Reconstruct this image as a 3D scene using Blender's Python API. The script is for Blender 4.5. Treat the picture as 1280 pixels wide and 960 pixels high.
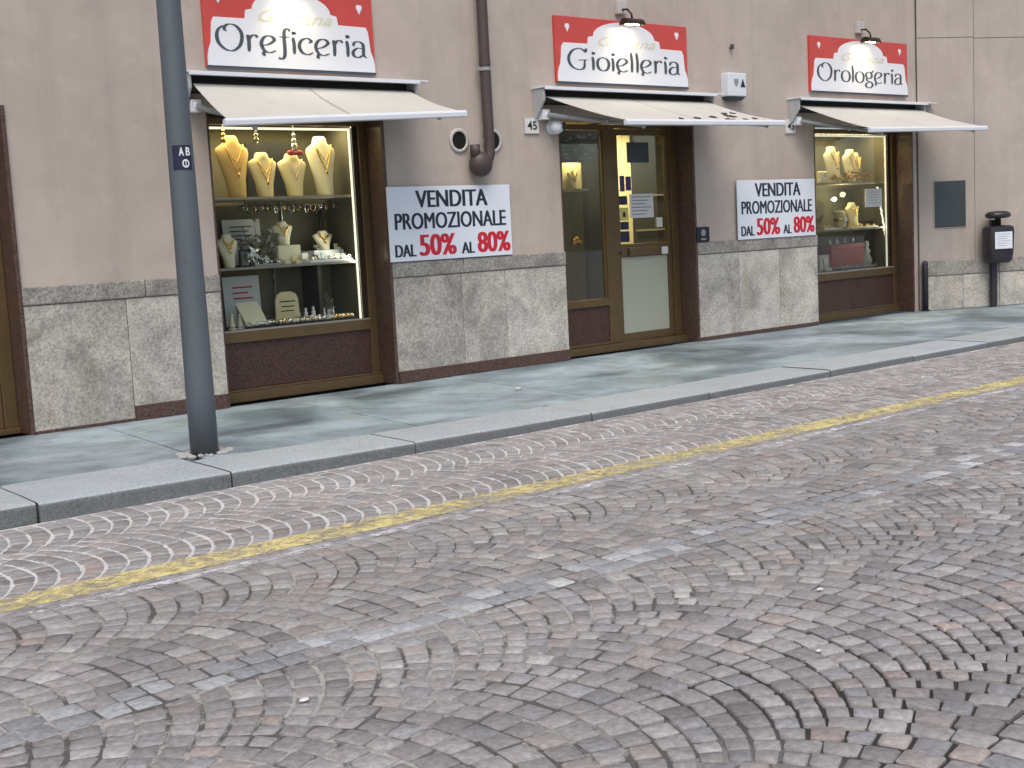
import bpy, bmesh, math, random
from mathutils import Vector, Matrix, noise
R = math.radians
random.seed(7)
scene = bpy.context.scene
C = scene.collection
for o in list(bpy.data.objects): bpy.data.objects.remove(o)

# ------------------------------------------------------------ camera
cam_d = bpy.data.cameras.new('camera'); cam = bpy.data.objects.new('camera', cam_d); C.objects.link(cam)
F, PITCH, ROLL, YAW = 1601.9, 0.11841, -0.051604, 0.694234
fw = Vector((math.sin(YAW)*math.cos(PITCH), math.cos(YAW)*math.cos(PITCH), -math.sin(PITCH)))
r0 = Vector((math.cos(YAW), -math.sin(YAW), 0)); u0 = r0.cross(fw)
cr = r0*math.cos(ROLL) + u0*math.sin(ROLL); cu = -r0*math.sin(ROLL) + u0*math.cos(ROLL)
CAM = Vector((0, -10.8467, 1.5))
cam.matrix_world = Matrix(((cr.x, cu.x, -fw.x, CAM.x), (cr.y, cu.y, -fw.y, CAM.y), (cr.z, cu.z, -fw.z, CAM.z), (0, 0, 0, 1)))
cam_d.sensor_width = 36.0; cam_d.lens = F/1280*36; cam_d.clip_end = 800; cam_d.clip_start = .05
scene.camera = cam
def px(P):
    v = Vector(P)-CAM; c = v.dot(fw)
    if c < .3: return None
    return 640+F*v.dot(cr)/c, 480-F*v.dot(cu)/c, c

# ------------------------------------------------------------ sky, sun, exposure
w = bpy.data.worlds.new('World'); scene.world = w; w.use_nodes = True
nt = w.node_tree; nt.nodes.clear()
sky = nt.nodes.new('ShaderNodeTexSky'); sky.sky_type = 'NISHITA'; sky.sun_disc = False
SUN_EL, SUN_AZ = R(58), R(215)          # azimuth clockwise from +Y: the sun stands behind the viewer's left shoulder
sky.sun_elevation = SUN_EL; sky.sun_rotation = SUN_AZ
sky.air_density = 1.0; sky.dust_density = 4.0; sky.ozone_density = 1.0; sky.altitude = 100
bg = nt.nodes.new('ShaderNodeBackground'); bg.inputs['Strength'].default_value = 0.12
wo = nt.nodes.new('ShaderNodeOutputWorld')
nt.links.new(sky.outputs[0], bg.inputs[0]); nt.links.new(bg.outputs[0], wo.inputs[0])
sd = bpy.data.lights.new('sun', 'SUN'); so = bpy.data.objects.new('sun', sd); C.objects.link(so)
sd.energy = 0.9; sd.angle = R(35); sd.color = (1.0, .96, .9)
sdir = Vector((math.sin(SUN_AZ)*math.cos(SUN_EL), math.cos(SUN_AZ)*math.cos(SUN_EL), math.sin(SUN_EL)))
so.rotation_euler = sdir.to_track_quat('Z', 'Y').to_euler(); so.location = (0, -20, 30)
scene.view_settings.view_transform = 'Standard'; scene.view_settings.look = 'None'
scene.view_settings.exposure = 0.66; scene.view_settings.gamma = 1.0
scene.view_settings.use_curve_mapping = False

# ------------------------------------------------------------ node material helpers
class NM:
    def __init__(s, name):
        s.m = bpy.data.materials.new(name); s.m.use_nodes = True; s.t = s.m.node_tree; s.n = s.t.nodes
        s.b = s.n['Principled BSDF']; s.out = s.n['Material Output']
        s.pos = s.n.new('ShaderNodeNewGeometry').outputs['Position']
    def lk(s, a, b): s.t.links.new(a, b)
    def noise(s, scale, detail=4, rough=.55, vec=None, stretch=None, dist=0.0):
        n = s.n.new('ShaderNodeTexNoise'); n.inputs['Scale'].default_value = scale
        n.inputs['Detail'].default_value = detail; n.inputs['Roughness'].default_value = rough
        n.inputs['Distortion'].default_value = dist
        v = vec or s.pos
        if stretch:
            mp = s.n.new('ShaderNodeMapping'); mp.inputs['Scale'].default_value = stretch; s.lk(v, mp.inputs[0]); v = mp.outputs[0]
        s.lk(v, n.inputs['Vector']); return n.outputs['Fac']
    def voronoi(s, scale, feature='F1', out='Distance'):
        n = s.n.new('ShaderNodeTexVoronoi'); n.feature = feature; n.inputs['Scale'].default_value = scale
        s.lk(s.pos, n.inputs['Vector']); return n.outputs[out]
    def ramp(s, fac, *stops):
        n = s.n.new('ShaderNodeValToRGB'); e = n.color_ramp.elements
        while len(e) < len(stops): e.new(.5)
        for i, (p, c) in enumerate(stops):
            e[i].position = p; e[i].color = (*c, 1) if hasattr(c, '__len__') else (c, c, c, 1)
        s.lk(fac, n.inputs[0]); return n.outputs[0]
    def mix(s, fac, a, b, mode='MIX'):
        n = s.n.new('ShaderNodeMix'); n.data_type = 'RGBA'; n.blend_type = mode
        for v, i in ((fac, 0), (a, 6), (b, 7)):
            if hasattr(v, 'is_linked'): s.lk(v, n.inputs[i])
            elif i == 0: n.inputs[0].default_value = v
            else: n.inputs[i].default_value = (*v, 1) if hasattr(v, '__len__') else (v, v, v, 1)
        return n.outputs[2]
    def math(s, op, a, b=0.0, clamp=False):
        n = s.n.new('ShaderNodeMath'); n.operation = op; n.use_clamp = clamp
        for i, v in ((0, a), (1, b)):
            if hasattr(v, 'is_linked'): s.lk(v, n.inputs[i])
            else: n.inputs[i].default_value = v
        return n.outputs[0]
    def smooth(s, v, a, b):
        n = s.n.new('ShaderNodeMapRange'); n.interpolation_type = 'SMOOTHSTEP'
        n.inputs[1].default_value = a; n.inputs[2].default_value = b; s.lk(v, n.inputs[0]); return n.outputs[0]
    def xyz(s, i):
        n = s.n.new('ShaderNodeSeparateXYZ'); s.lk(s.pos, n.inputs[0]); return n.outputs[i]
    def bump(s, h, strength=.3, dist=.01):
        n = s.n.new('ShaderNodeBump'); n.inputs['Strength'].default_value = strength; n.inputs['Distance'].default_value = dist
        s.lk(h, n.inputs['Height']); s.lk(n.outputs[0], s.b.inputs['Normal']); return n
    def done(s, col=None, rough=None, metal=0, spec=.5):
        if col is not None:
            if hasattr(col, 'is_linked'): s.lk(col, s.b.inputs['Base Color'])
            else: s.b.inputs['Base Color'].default_value = (*col, 1)
        if rough is not None:
            if hasattr(rough, 'is_linked'): s.lk(rough, s.b.inputs['Roughness'])
            else: s.b.inputs['Roughness'].default_value = rough
        s.b.inputs['Metallic'].default_value = metal; s.b.inputs['Specular IOR Level'].default_value = spec
        return s.m
def plain(name, col, rough=.5, metal=0, var=.15, scale=12, bump=0.0, spec=.5):
    k = NM(name); f = k.noise(scale, 5)
    c = k.mix(f, tuple(x*(1-var) for x in col), tuple(min(1, x*(1+var)) for x in col))
    if bump: k.bump(k.noise(scale*8, 3), bump, .004)
    return k.done(c, k.ramp(k.noise(scale*1.7, 3), (.3, max(0, rough-.08)), (.7, min(1, rough+.08))), metal, spec)
def emit(name, col, strength):
    k = NM(name); k.b.inputs['Base Color'].default_value = (*col, 1); k.b.inputs['Emission Color'].default_value = (*col, 1)
    k.b.inputs['Emission Strength'].default_value = strength; return k.m

def m_plaster(name, a, b, streak=.25):
    k = NM(name)
    f1 = k.noise(.55, 6, .6); f2 = k.noise(2.6, 5, .6, dist=.6); f3 = k.noise(70, 3)
    st = k.noise(1.0, 5, .6, stretch=(4.0, 4.0, .35))
    c = k.mix(k.ramp(f1, (.32, 0.0), (.68, 1.0)), a, b)
    c = k.mix(k.math('MULTIPLY', k.ramp(f2, (.42, 0.0), (.72, 1.0)), .35), c, tuple(x*.80 for x in a))
    c = k.mix(k.math('MULTIPLY', k.ramp(st, (.5, 0.0), (.75, 1.0)), streak), c, tuple(x*.72 for x in a))
    c = k.mix(k.math('MULTIPLY', k.ramp(k.noise(5, 4, .7), (.60, 0.0), (.70, 1.0)), .25), c, tuple(min(1, x*1.2) for x in b))
    c = k.mix(k.math('MULTIPLY', k.ramp(k.noise(.8, 3, .4, dist=.3), (.555, 0.0), (.57, 1.0)), .10), c, tuple(x*.7 for x in a))      # old repairs
    c = k.mix(k.math('MULTIPLY', k.ramp(k.noise(22, 5, .7), (.66, 0.0), (.72, 1.0)), .35), c, tuple(x*.62 for x in a))
    c = k.mix(.12, c, k.ramp(f3, (.2, .15), (.8, .65)), 'OVERLAY')
    h = k.math('ADD', k.math('MULTIPLY', f2, 1.0), k.math('MULTIPLY', k.noise(110, 4, .7), .22))
    k.bump(h, .35, .012)
    return k.done(c, .88, 0, .25)
def m_dado():
    k = NM('dado stone')
    oi = k.n.new('ShaderNodeObjectInfo'); vm = k.n.new('ShaderNodeVectorMath'); vm.operation = 'ADD'
    cx = k.n.new('ShaderNodeCombineXYZ'); k.lk(k.math('MULTIPLY', oi.outputs['Random'], 37.0), cx.inputs[0]); k.lk(k.math('MULTIPLY', oi.outputs['Random'], 91.0), cx.inputs[1])
    k.lk(k.pos, vm.inputs[0]); k.lk(cx.outputs[0], vm.inputs[1]); k.pos = vm.outputs[0]; rnd = oi.outputs['Random']
    n1 = k.noise(1.7, 7, .6, dist=.8); n2 = k.noise(6, 8, .65, dist=.6); n3 = k.noise(42, 6, .7)
    st = k.noise(1.6, 5, .6, stretch=(3.5, 1, .5))
    c = k.ramp(n1, (.27, (.20, .192, .175)), (.42, (.33, .316, .286)), (.54, (.44, .42, .38)), (.75, (.53, .505, .458)))
    c = k.mix(k.math('MULTIPLY', k.ramp(n2, (.35, 1.0), (.52, 0.0)), .28), c, (.18, .175, .16))
    c = k.mix(k.math('MULTIPLY', k.ramp(n2, (.56, 0.0), (.7, 1.0)), .5), c, (.52, .50, .46))
    c = k.mix(k.math('MULTIPLY', k.ramp(st, (.5, 0.0), (.72, 1.0)), .4), c, (.36, .30, .20))
    c = k.mix(.45, c, k.ramp(n3, (.35, .12), (.65, .88)), 'OVERLAY')
    c = k.mix(.5, c, k.ramp(rnd, (0.0, (.40, .39, .37)), (1.0, (.60, .60, .58))), 'OVERLAY')
    k.bump(k.math('ADD', n3, k.math('MULTIPLY', n2, 1.5)), .3, .008)
    return k.done(c, .78, 0, .3)
def m_cap():
    k = NM('rough cap stone')
    v = k.voronoi(55, out='Color'); n = k.noise(80, 5, .8); n2 = k.noise(4, 6)
    c = k.ramp(n, (.3, (.15, .142, .128)), (.5, (.33, .31, .275)), (.7, (.50, .47, .42)))
    bw = k.n.new('ShaderNodeRGBToBW'); k.lk(v, bw.inputs[0]); c = k.mix(.35, c, bw.outputs[0], 'OVERLAY')
    c = k.mix(k.math('MULTIPLY', k.ramp(n2, (.45, 0.0), (.65, 1.0)), .5), c, (.13, .125, .115))
    k.bump(n, .8, .012); return k.done(c, .9, 0, .2)
def m_granite(name, dark, mid, light, rough=.38):
    k = NM(name); v = k.voronoi(130, out='Color'); n = k.noise(120, 6, .75); n2 = k.noise(3, 4)
    g = k.n.new('ShaderNodeSeparateColor'); k.lk(v, g.inputs[0])
    f = k.math('ADD', k.math('MULTIPLY', g.outputs[0], .5), k.math('MULTIPLY', n, .5))
    c = k.ramp(f, (.3, dark), (.5, mid), (.72, light))
    c = k.mix(k.math('MULTIPLY', n2, .4), c, tuple(x*.6 for x in mid))
    k.bump(n, .08, .003); return k.done(c, k.ramp(n2, (.3, rough-.1), (.7, rough+.15)), 0, .45)
def m_slab():
    k = NM('pavement slab')
    at = k.n.new('ShaderNodeAttribute'); at.attribute_name = 'tint'
    n1 = k.noise(.85, 6, .55, dist=.5, stretch=(.8, 1.0, 1)); n2 = k.noise(4.2, 7, .65, dist=.4); n3 = k.noise(95, 4, .75); n4 = k.noise(1.3, 5, .6, dist=1.0)
    c = k.ramp(n1, (.36, (.100, .122, .130)), (.45, (.185, .222, .235)), (.53, (.27, .312, .322)), (.66, (.40, .445, .448)))
    c = k.mix(k.math('MULTIPLY', k.ramp(n4, (.54, 0.0), (.66, 1.0)), .55), c, (.245, .255, .21))
    c = k.mix(k.math('MULTIPLY', k.ramp(n2, (.36, 1.0), (.48, 0.0)), .40), c, (.125, .145, .15))
    c = k.mix(k.math('MULTIPLY', k.ramp(n2, (.57, 0.0), (.72, 1.0)), .45), c, (.46, .49, .485))
    c = k.mix(.35, c, k.ramp(n3, (.3, .2), (.7, .8)), 'OVERLAY')
    c = k.mix(1.0, c, at.outputs['Color'], 'MULTIPLY'); c = k.mix(1.0, c, (.92, 1.0, 1.05), 'MULTIPLY')
    k.bump(k.math('ADD', n3, k.math('MULTIPLY', n2, 1.5)), .35, .006)
    return k.done(c, k.ramp(n1, (.35, .38), (.65, .68)), 0, .5)
def m_kerbface():
    k = NM('kerb granite')
    at = k.n.new('ShaderNodeAttribute'); at.attribute_name = 'tint'
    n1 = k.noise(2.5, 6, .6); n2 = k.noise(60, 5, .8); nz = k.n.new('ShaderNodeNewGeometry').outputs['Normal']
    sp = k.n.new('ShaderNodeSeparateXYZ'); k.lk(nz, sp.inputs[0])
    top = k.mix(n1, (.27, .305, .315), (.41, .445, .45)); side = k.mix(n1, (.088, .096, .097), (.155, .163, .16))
    c = k.mix(k.smooth(sp.outputs[2], .3, .8), side, top)      # paler upward faces and darker upright face, by surface normal
    c = k.mix(.5, c, k.ramp(n2, (.35, .15), (.65, .85)), 'OVERLAY')
    c = k.mix(1.0, c, at.outputs['Color'], 'MULTIPLY')
    k.bump(k.math('ADD', n2, n1), .5, .008); return k.done(c, .62, 0, .5)
def m_cobble():
    k = NM('porphyry cobble')
    at = k.n.new('ShaderNodeAttribute'); at.attribute_name = 'tint'
    n1 = k.noise(38, 6, .7); n2 = k.noise(9, 4); n3 = k.noise(260, 3, .7)
    c = k.mix(.55, at.outputs['Color'], k.ramp(n1, (.3, .20), (.7, .80)), 'OVERLAY')
    c = k.mix(.40, c, k.ramp(n3, (.3, .22), (.7, .78)), 'OVERLAY')
    c = k.mix(.4, c, k.ramp(k.noise(.9, 6, .65, dist=.7), (.3, .34), (.7, .64)), 'OVERLAY')      # trodden and grimy stretches
    c = k.mix(k.math('MULTIPLY', k.ramp(k.noise(16, 5, .7), (.58, 0.0), (.70, 1.0)), .35), c, (.12, .11, .105))
    # dried lime dust near the kerb gutter and along the old painted lines
    y = k.xyz(1)
    gutter = k.smooth(y, -4.5, -3.5); band = k.math('SUBTRACT', 1.0, k.smooth(k.math('ABSOLUTE', k.math('ADD', y, 5.08)), .15, .75))
    dust = k.math('MULTIPLY', k.math('MAXIMUM', k.math('MULTIPLY', gutter, .75), k.math('MULTIPLY', band, .45)), k.ramp(k.noise(7, 6, .7, dist=.6), (.40, 0.0), (.68, 1.0)))
    c = k.mix(k.math('MULTIPLY', dust, .55), c, (.40, .40, .40))
    k.bump(k.math('ADD', n1, k.math('MULTIPLY', n2, .6)), .55, .006)
    return k.done(c, k.ramp(n2, (.3, .45), (.7, .68)), 0, .5)
def m_bed():
    k = NM('joint mortar')
    x = k.xyz(0); y = k.xyz(1)
    n1 = k.noise(3.0, 6, .65); n2 = k.noise(55, 5, .8); n3 = k.noise(.9, 4)
    white = (.56, .55, .54); grey = (.36, .345, .32); dark = (.042, .038, .035)
    # lime mortar near the kerb, sandy joints in mid street, washed-out dark joints near the crown
    yy = k.math('ADD', y, k.math('MULTIPLY', k.math('SUBTRACT', n3, .5), .8))
    f = k.smooth(yy, -5.45, -4.5)
    c = k.mix(k.math('MULTIPLY', k.smooth(yy, -8.7, -5.2), k.ramp(n1, (.36, .15), (.6, 1.0))), grey, (.30, .285, .265))
    c = k.mix(k.math('MULTIPLY', f, k.ramp(n1, (.30, .45), (.5, 1.0))), c, white)
    d = k.math('MULTIPLY', k.math('SUBTRACT', 1.0, k.smooth(yy, -8.1, -6.85)), k.smooth(k.math('ADD', x, k.math('MULTIPLY', n3, 1.4)), 2.9, 3.8))
    d2 = k.math('MULTIPLY', k.math('SUBTRACT', 1.0, f), k.ramp(k.noise(3.2, 5, .7), (.47, 1.0), (.55, 0.0)))
    c = k.mix(k.math('MAXIMUM', d, k.math('MULTIPLY', d2, .8)), c, dark)
    c = k.mix(.4, c, k.ramp(n2, (.3, .2), (.7, .8)), 'OVERLAY')
    k.bump(n2, .6, .006); return k.done(c, .95, 0, .2)
def m_paint(name, col, lo, hi):
    k = NM(name); n = k.noise(14, 8, .75, dist=.5); n2 = k.noise(2.5, 4)
    f = k.ramp(k.math('ADD', k.math('MULTIPLY', n, .7), k.math('MULTIPLY', n2, .3)), (lo, 0.0), (hi, 1.0))
    k.done(k.mix(k.noise(30, 4), tuple(x*.8 for x in col), col), .75, 0, .3)
    k.lk(f, k.b.inputs['Alpha']); return k.m
def m_pole():
    k = NM('grey painted steel'); n = k.noise(4, 6, .6, stretch=(1, 1, .35)); n2 = k.noise(38, 4, .7); n3 = k.noise(12, 6, .75, stretch=(1.4, 1.4, .5))
    c = k.mix(n, (.080, .095, .110), (.112, .130, .148))
    c = k.mix(k.math('MULTIPLY', k.ramp(n2, (.70, 0.0), (.74, 1.0)), .8), c, (.30, .32, .33))       # chipped paint
    c = k.mix(k.math('MULTIPLY', k.ramp(n3, (.58, 0.0), (.70, 1.0)), .45), c, (.055, .055, .055))   # grime runs
    c = k.mix(k.math('MULTIPLY', k.math('SUBTRACT', 1.0, k.smooth(k.math('ADD', k.xyz(2), k.math('MULTIPLY', n3, .3)), .1, .5)), .5), c, (.085, .078, .070))      # street dirt splashed on the foot
    k.bump(k.math('ADD', n2, n), .12, .004); return k.done(c, k.ramp(n3, (.35, .34), (.65, .58)), .1, .5)
def m_glass(name, tint=(1, 1, 1), gloss=1.0):
    k = NM(name); t = k.n.new('ShaderNodeBsdfTransparent'); t.inputs[0].default_value = (*tint, 1)
    g = k.n.new('ShaderNodeBsdfGlossy'); g.inputs['Roughness'].default_value = .02
    fr = k.n.new('ShaderNodeFresnel'); fr.inputs[0].default_value = 1.45
    mx = k.n.new('ShaderNodeMixShader'); k.lk(k.math('MULTIPLY', fr.outputs[0], gloss), mx.inputs[0])
    k.lk(t.outputs[0], mx.inputs[1]); k.lk(g.outputs[0], mx.inputs[2]); k.lk(mx.outputs[0], k.out.inputs[0]); return k.m
def m_fabric():
    k = NM('awning canvas'); n = k.noise(3, 5, .6); n2 = k.noise(260, 2)
    c = k.mix(n, (.53, .515, .455), (.64, .625, .565))
    c = k.mix(k.math('MULTIPLY', k.ramp(k.noise(9, 6, .7), (.58, 0.0), (.72, 1.0)), .3), c, (.42, .38, .31))
    k.bump(n2, .2, .002); k.done(c, .85, 0, .2)
    tr = k.n.new('ShaderNodeBsdfTranslucent'); k.lk(c, tr.inputs[0]); mx = k.n.new('ShaderNodeMixShader'); mx.inputs[0].default_value = .12
    k.lk(k.b.outputs[0], mx.inputs[1]); k.lk(tr.outputs[0], mx.inputs[2]); k.lk(mx.outputs[0], k.out.inputs[0]); return k.m

MT = dict(
    plaster=m_plaster('warm plaster', (.425, .363, .315), (.51, .438, .382), .4),
    plaster2=m_plaster('greyer plaster', (.39, .34, .302), (.47, .41, .362), .45),
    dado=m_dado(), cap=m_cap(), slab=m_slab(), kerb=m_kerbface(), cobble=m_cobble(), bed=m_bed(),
    granite=m_granite('red granite', (.026, .016, .013), (.082, .046, .035), (.17, .10, .078)),
    granite_panel=m_granite('dark red granite', (.018, .010, .008), (.062, .028, .019), (.115, .056, .040), .42),
    bronze=plain('bronze anodised metal', (.135, .088, .040), .40, .45, .2, 6),
    bronze_dark=plain('dark bronze metal', (.035, .022, .012), .45, .4, .2, 6),
    fabric=m_fabric(), alu=plain('white painted aluminium', (.66, .69, .72), .35, 0, .06, 5),
    alu_grey=plain('grey painted metal', (.30, .31, .31), .45, .2, .15, 9),
    alu_light=plain('weathered cast metal', (.42, .43, .43), .5, .1, .2, 12),
    black=plain('shadow gap black', (.012, .012, .012), .6, 0, .2),  # near-black put in for the shade under the awning covers
    pole=m_pole(),
    pipe=plain('brown painted pipe', (.070, .050, .045), .5, .1, .2, 7, .05),
    white=plain('white enamel', (.74, .75, .77), .4, 0, .03, 4), red=plain('red enamel', (.52, .062, .050), .35, 0, .12, 3),
    ink=plain('dark blue print', (.012, .018, .035), .5, 0, .05), inkgrey=plain('slate grey lettering', (.055, .070, .085), .5, 0, .1),
    inkred=plain('red print', (.52, .012, .03), .5, 0, .05), gold=plain('faded gold lettering', (.66, .60, .44), .5, 0, .1),
    boardw=plain('white printed board', (.67, .71, .77), .35, 0, .03, 3),
    velvet=plain('cream velvet', (.66, .58, .36), .85, 0, .1, 20, .1), velvet_w=plain('ivory velvet', (.70, .66, .50), .85, 0, .08, 20, .1),
    velvet_o=plain('tan velvet', (.58, .40, .16), .85, 0, .14, 14, .1), goldm=plain('gold chain', (.70, .45, .12), .25, 1, .1),
    pearl=plain('pearl', (.62, .55, .45), .25, 0, .1), paper=plain('paper', (.62, .62, .60), .8, 0, .05),
    case=plain('display case lining', (.12, .112, .078), .8, 0, .15, 3), case_dark=plain('dark case lining', (.022, .022, .018), .6, 0, .2, 3),
    shelf=plain('shelf edge', (.30, .28, .235), .4, .2, .1), mirror=plain('grey panel', (.20, .22, .21), .3, .3, .1, 3),
    wood=plain('brown wood panel', (.10, .055, .025), .5, 0, .3, 4), room=plain('cream room wall', (.62, .55, .36), .8, 0, .06, 2),
    frosted=plain('frosted pane', (.36, .37, .29), .4, 0, .06, 2), slate=plain('slate plate', (.040, .052, .056), .4, 0, .2, 3),
    binm=plain('dark plastic', (.022, .020, .028), .4, 0, .2, 8), navy=plain('navy sticker', (.010, .012, .040), .4, 0, .1),
    purple=plain('purple sticker', (.05, .02, .16), .4, 0, .1), yellow_s=plain('yellow sticker', (.60, .50, .14), .5, 0, .1),
    mortar=plain('rubble mortar', (.36, .355, .34), .95, 0, .3, 30, .6), ceramic=plain('vent rim', (.48, .45, .42), .6, 0, .1),
    hole=plain('vent hole shade', (.008, .006, .005), .9), jet=plain('black tray', (.012, .013, .018), .4, 0, .1), silver=plain('silver', (.62, .62, .60), .25, .9, .1),
    garland=plain('dusty leaf garland', (.17, .175, .13), .7, 0, .4, 25), redbox=plain('red satin', (.30, .035, .025), .5, 0, .15), ribbon=plain('red ribbon', (.42, .03, .05), .5),
    leaf=plain('dry leaf', (.05, .035, .022), .8, 0, .3), ground=plain('street ground', (.12, .115, .11), .9, 0, .2, 2),
    yellow=m_paint('worn yellow road paint', (.70, .60, .28), .41, .56), white_paint=m_paint('worn white road paint', (.66, .65, .66), .46, .57),
    led=emit('light strip', (1.0, .93, .78), .62), bulb=emit('lamp bulb', (1.0, .86, .55), 14),
    glass=m_glass('window glass', (.94, .96, .93), .42), crystal=m_glass('crystal', (.85, .87, .88), 2.5))

# ------------------------------------------------------------ mesh helpers
ORG = {}
class B:
    def __init__(s): s.v = []; s.f = []
    def add(s, vs, fs):
        o = len(s.v); s.v += [Vector(v) for v in vs]; s.f += [tuple(i+o for i in f) for f in fs]; return s
    def box(s, x0, x1, y0, y1, z0, z1):
        return s.add([(x0,y0,z0),(x1,y0,z0),(x1,y1,z0),(x0,y1,z0),(x0,y0,z1),(x1,y0,z1),(x1,y1,z1),(x0,y1,z1)],
            [(0,3,2,1),(4,5,6,7),(0,1,5,4),(1,2,6,5),(2,3,7,6),(3,0,4,7)])
    def prism(s, poly, y0, y1):              # (x, z) outline, counter-clockwise from the street, y0 the street side
        n = len(poly)
        return s.add([(x, y0, z) for x, z in poly]+[(x, y1, z) for x, z in poly],
            [tuple(range(n)), tuple(range(2*n-1, n-1, -1))]+[(i, i+n, (i+1) % n+n, (i+1) % n) for i in range(n)])
    def tube(s, pts, rad, seg=14, caps=True):
        pts = [Vector(p) for p in pts]; rad = rad if hasattr(rad, '__len__') else [rad]*len(pts)
        o = len(s.v); up = None
        for i, p in enumerate(pts):
            t = (pts[min(i+1, len(pts)-1)]-pts[max(i-1, 0)]).normalized()
            if up is None: up = Vector((0, 0, 1)) if abs(t.z) < .9 else Vector((1, 0, 0))
            a = t.cross(up).normalized(); up = a.cross(t)
            s.v += [p+(a*math.cos(k*2*math.pi/seg)+up*math.sin(k*2*math.pi/seg))*rad[i] for k in range(seg)]
        for i in range(len(pts)-1):
            for k in range(seg):
                k2 = (k+1) % seg; s.f.append((o+i*seg+k, o+i*seg+k2, o+(i+1)*seg+k2, o+(i+1)*seg+k))
        if caps:
            s.f.append(tuple(o+k for k in range(seg-1, -1, -1))); s.f.append(tuple(o+(len(pts)-1)*seg+k for k in range(seg)))
        return s
    def lathe(s, prof, c=(0,0,0), seg=20, sx=1, sy=1, axis='Z'):
        o = len(s.v); c = Vector(c)
        for r, z in prof:
            for k in range(seg):
                a = k*2*math.pi/seg; q = Vector((r*math.cos(a)*sx, r*math.sin(a)*sy, z))
                if axis == 'Y': q = Vector((q.x, -q.z, q.y))     # profile runs out of the wall
                s.v.append(c+q)
        for i in range(len(prof)-1):
            for k in range(seg):
                k2 = (k+1) % seg; s.f.append((o+i*seg+k, o+i*seg+k2, o+(i+1)*seg+k2, o+(i+1)*seg+k))
        s.f.append(tuple(o+k for k in range(seg-1, -1, -1))); s.f.append(tuple(o+(len(prof)-1)*seg+k for k in range(seg)))
        return s
    def blob(s, c, rx, ry, rz, seg=10, rings=7):
        prof = [(max(.02, math.sin(math.pi*i/rings)), -math.cos(math.pi*i/rings)) for i in range(rings+1)]
        o = len(s.v); s.lathe(prof, (0,0,0), seg)
        for i in range(o, len(s.v)): q = s.v[i]; s.v[i] = Vector((c[0]+q.x*rx, c[1]+q.y*ry, c[2]+q.z*rz))
        return s
    def rot(s, ang, c, start=0, axis='Z'):
        m = Matrix.Rotation(ang, 3, axis); c = Vector(c)
        for i in range(start, len(s.v)): s.v[i] = c+m@(s.v[i]-c)
        return s
def tag(o, label=None, cat=None, group=None, kind=None):
    if label: o['label'] = label
    if cat: o['category'] = cat
    if group: o['group'] = group
    if kind: o['kind'] = kind
    return o
def link_mesh(name, b, mat, parent=None, smooth=False, bevel=0, seg=2, org=None, solid=0):
    me = bpy.data.meshes.new(name)
    if parent is not None: base = ORG[parent.name]
    elif org is not None: base = Vector(org)
    else:
        xs = [v.x for v in b.v]; ys = [v.y for v in b.v]; zs = [v.z for v in b.v]
        base = Vector(((min(xs)+max(xs))/2, (min(ys)+max(ys))/2, min(zs)))
    me.from_pydata([v-base for v in b.v], [], b.f); me.validate()
    if smooth: me.polygons.foreach_set('use_smooth', [True]*len(me.polygons))
    me.materials.append(MT[mat] if isinstance(mat, str) else mat)
    o = bpy.data.objects.new(name, me); C.objects.link(o)
    if parent is not None: o.parent = parent
    else: o.location = base
    ORG[o.name] = base
    if bevel:
        md = o.modifiers.new('bevel', 'BEVEL'); md.width = bevel; md.segments = seg; md.limit_method = 'ANGLE'; md.angle_limit = R(35)
        md.harden_normals = False
    return o
obj = link_mesh
def root(name, loc, label, cat, group=None, kind=None):
    o = bpy.data.objects.new(name, None); C.objects.link(o); o.location = loc; o.empty_display_size = .1
    ORG[o.name] = Vector(loc); return tag(o, label, cat, group, kind)
def text_mesh(s, w, h, shear=0.0, bold=0.0):
    cu = bpy.data.curves.new('lettering', 'FONT'); cu.body = s; cu.shear = shear; cu.offset = bold; cu.resolution_u = 4; cu.extrude = .0
    t = bpy.data.objects.new('lettering', cu); C.objects.link(t); bpy.context.view_layer.update()
    me = bpy.data.meshes.new_from_object(t.evaluated_get(bpy.context.evaluated_depsgraph_get()))
    vs = [v.co.copy() for v in me.vertices]; fs = [tuple(p.vertices) for p in me.polygons]
    bpy.data.objects.remove(t); bpy.data.meshes.remove(me)
    x0 = min(v.x for v in vs); x1 = max(v.x for v in vs); y0 = min(v.y for v in vs); y1 = max(v.y for v in vs)
    return [((v.x-x0)/(x1-x0)*w, (v.y-y0)/(y1-y0)*h) for v in vs], fs
def flat_text(name, s, x, y, z, w, h, mat, parent, shear=0.0, bold=0.0, copies=1):   # print on a face turned to the street
    ww = w-bold*h if copies > 1 else w
    p, fs = text_mesh(s, ww, h, shear, 0 if copies > 1 else bold); b = B()
    for q in range(copies):
        dx = bold*h*q/max(1, copies-1); b.add([(x+a+dx, y-.0003*q, z+c) for a, c in p], fs)
    return obj(name, b, mat, parent)

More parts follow.
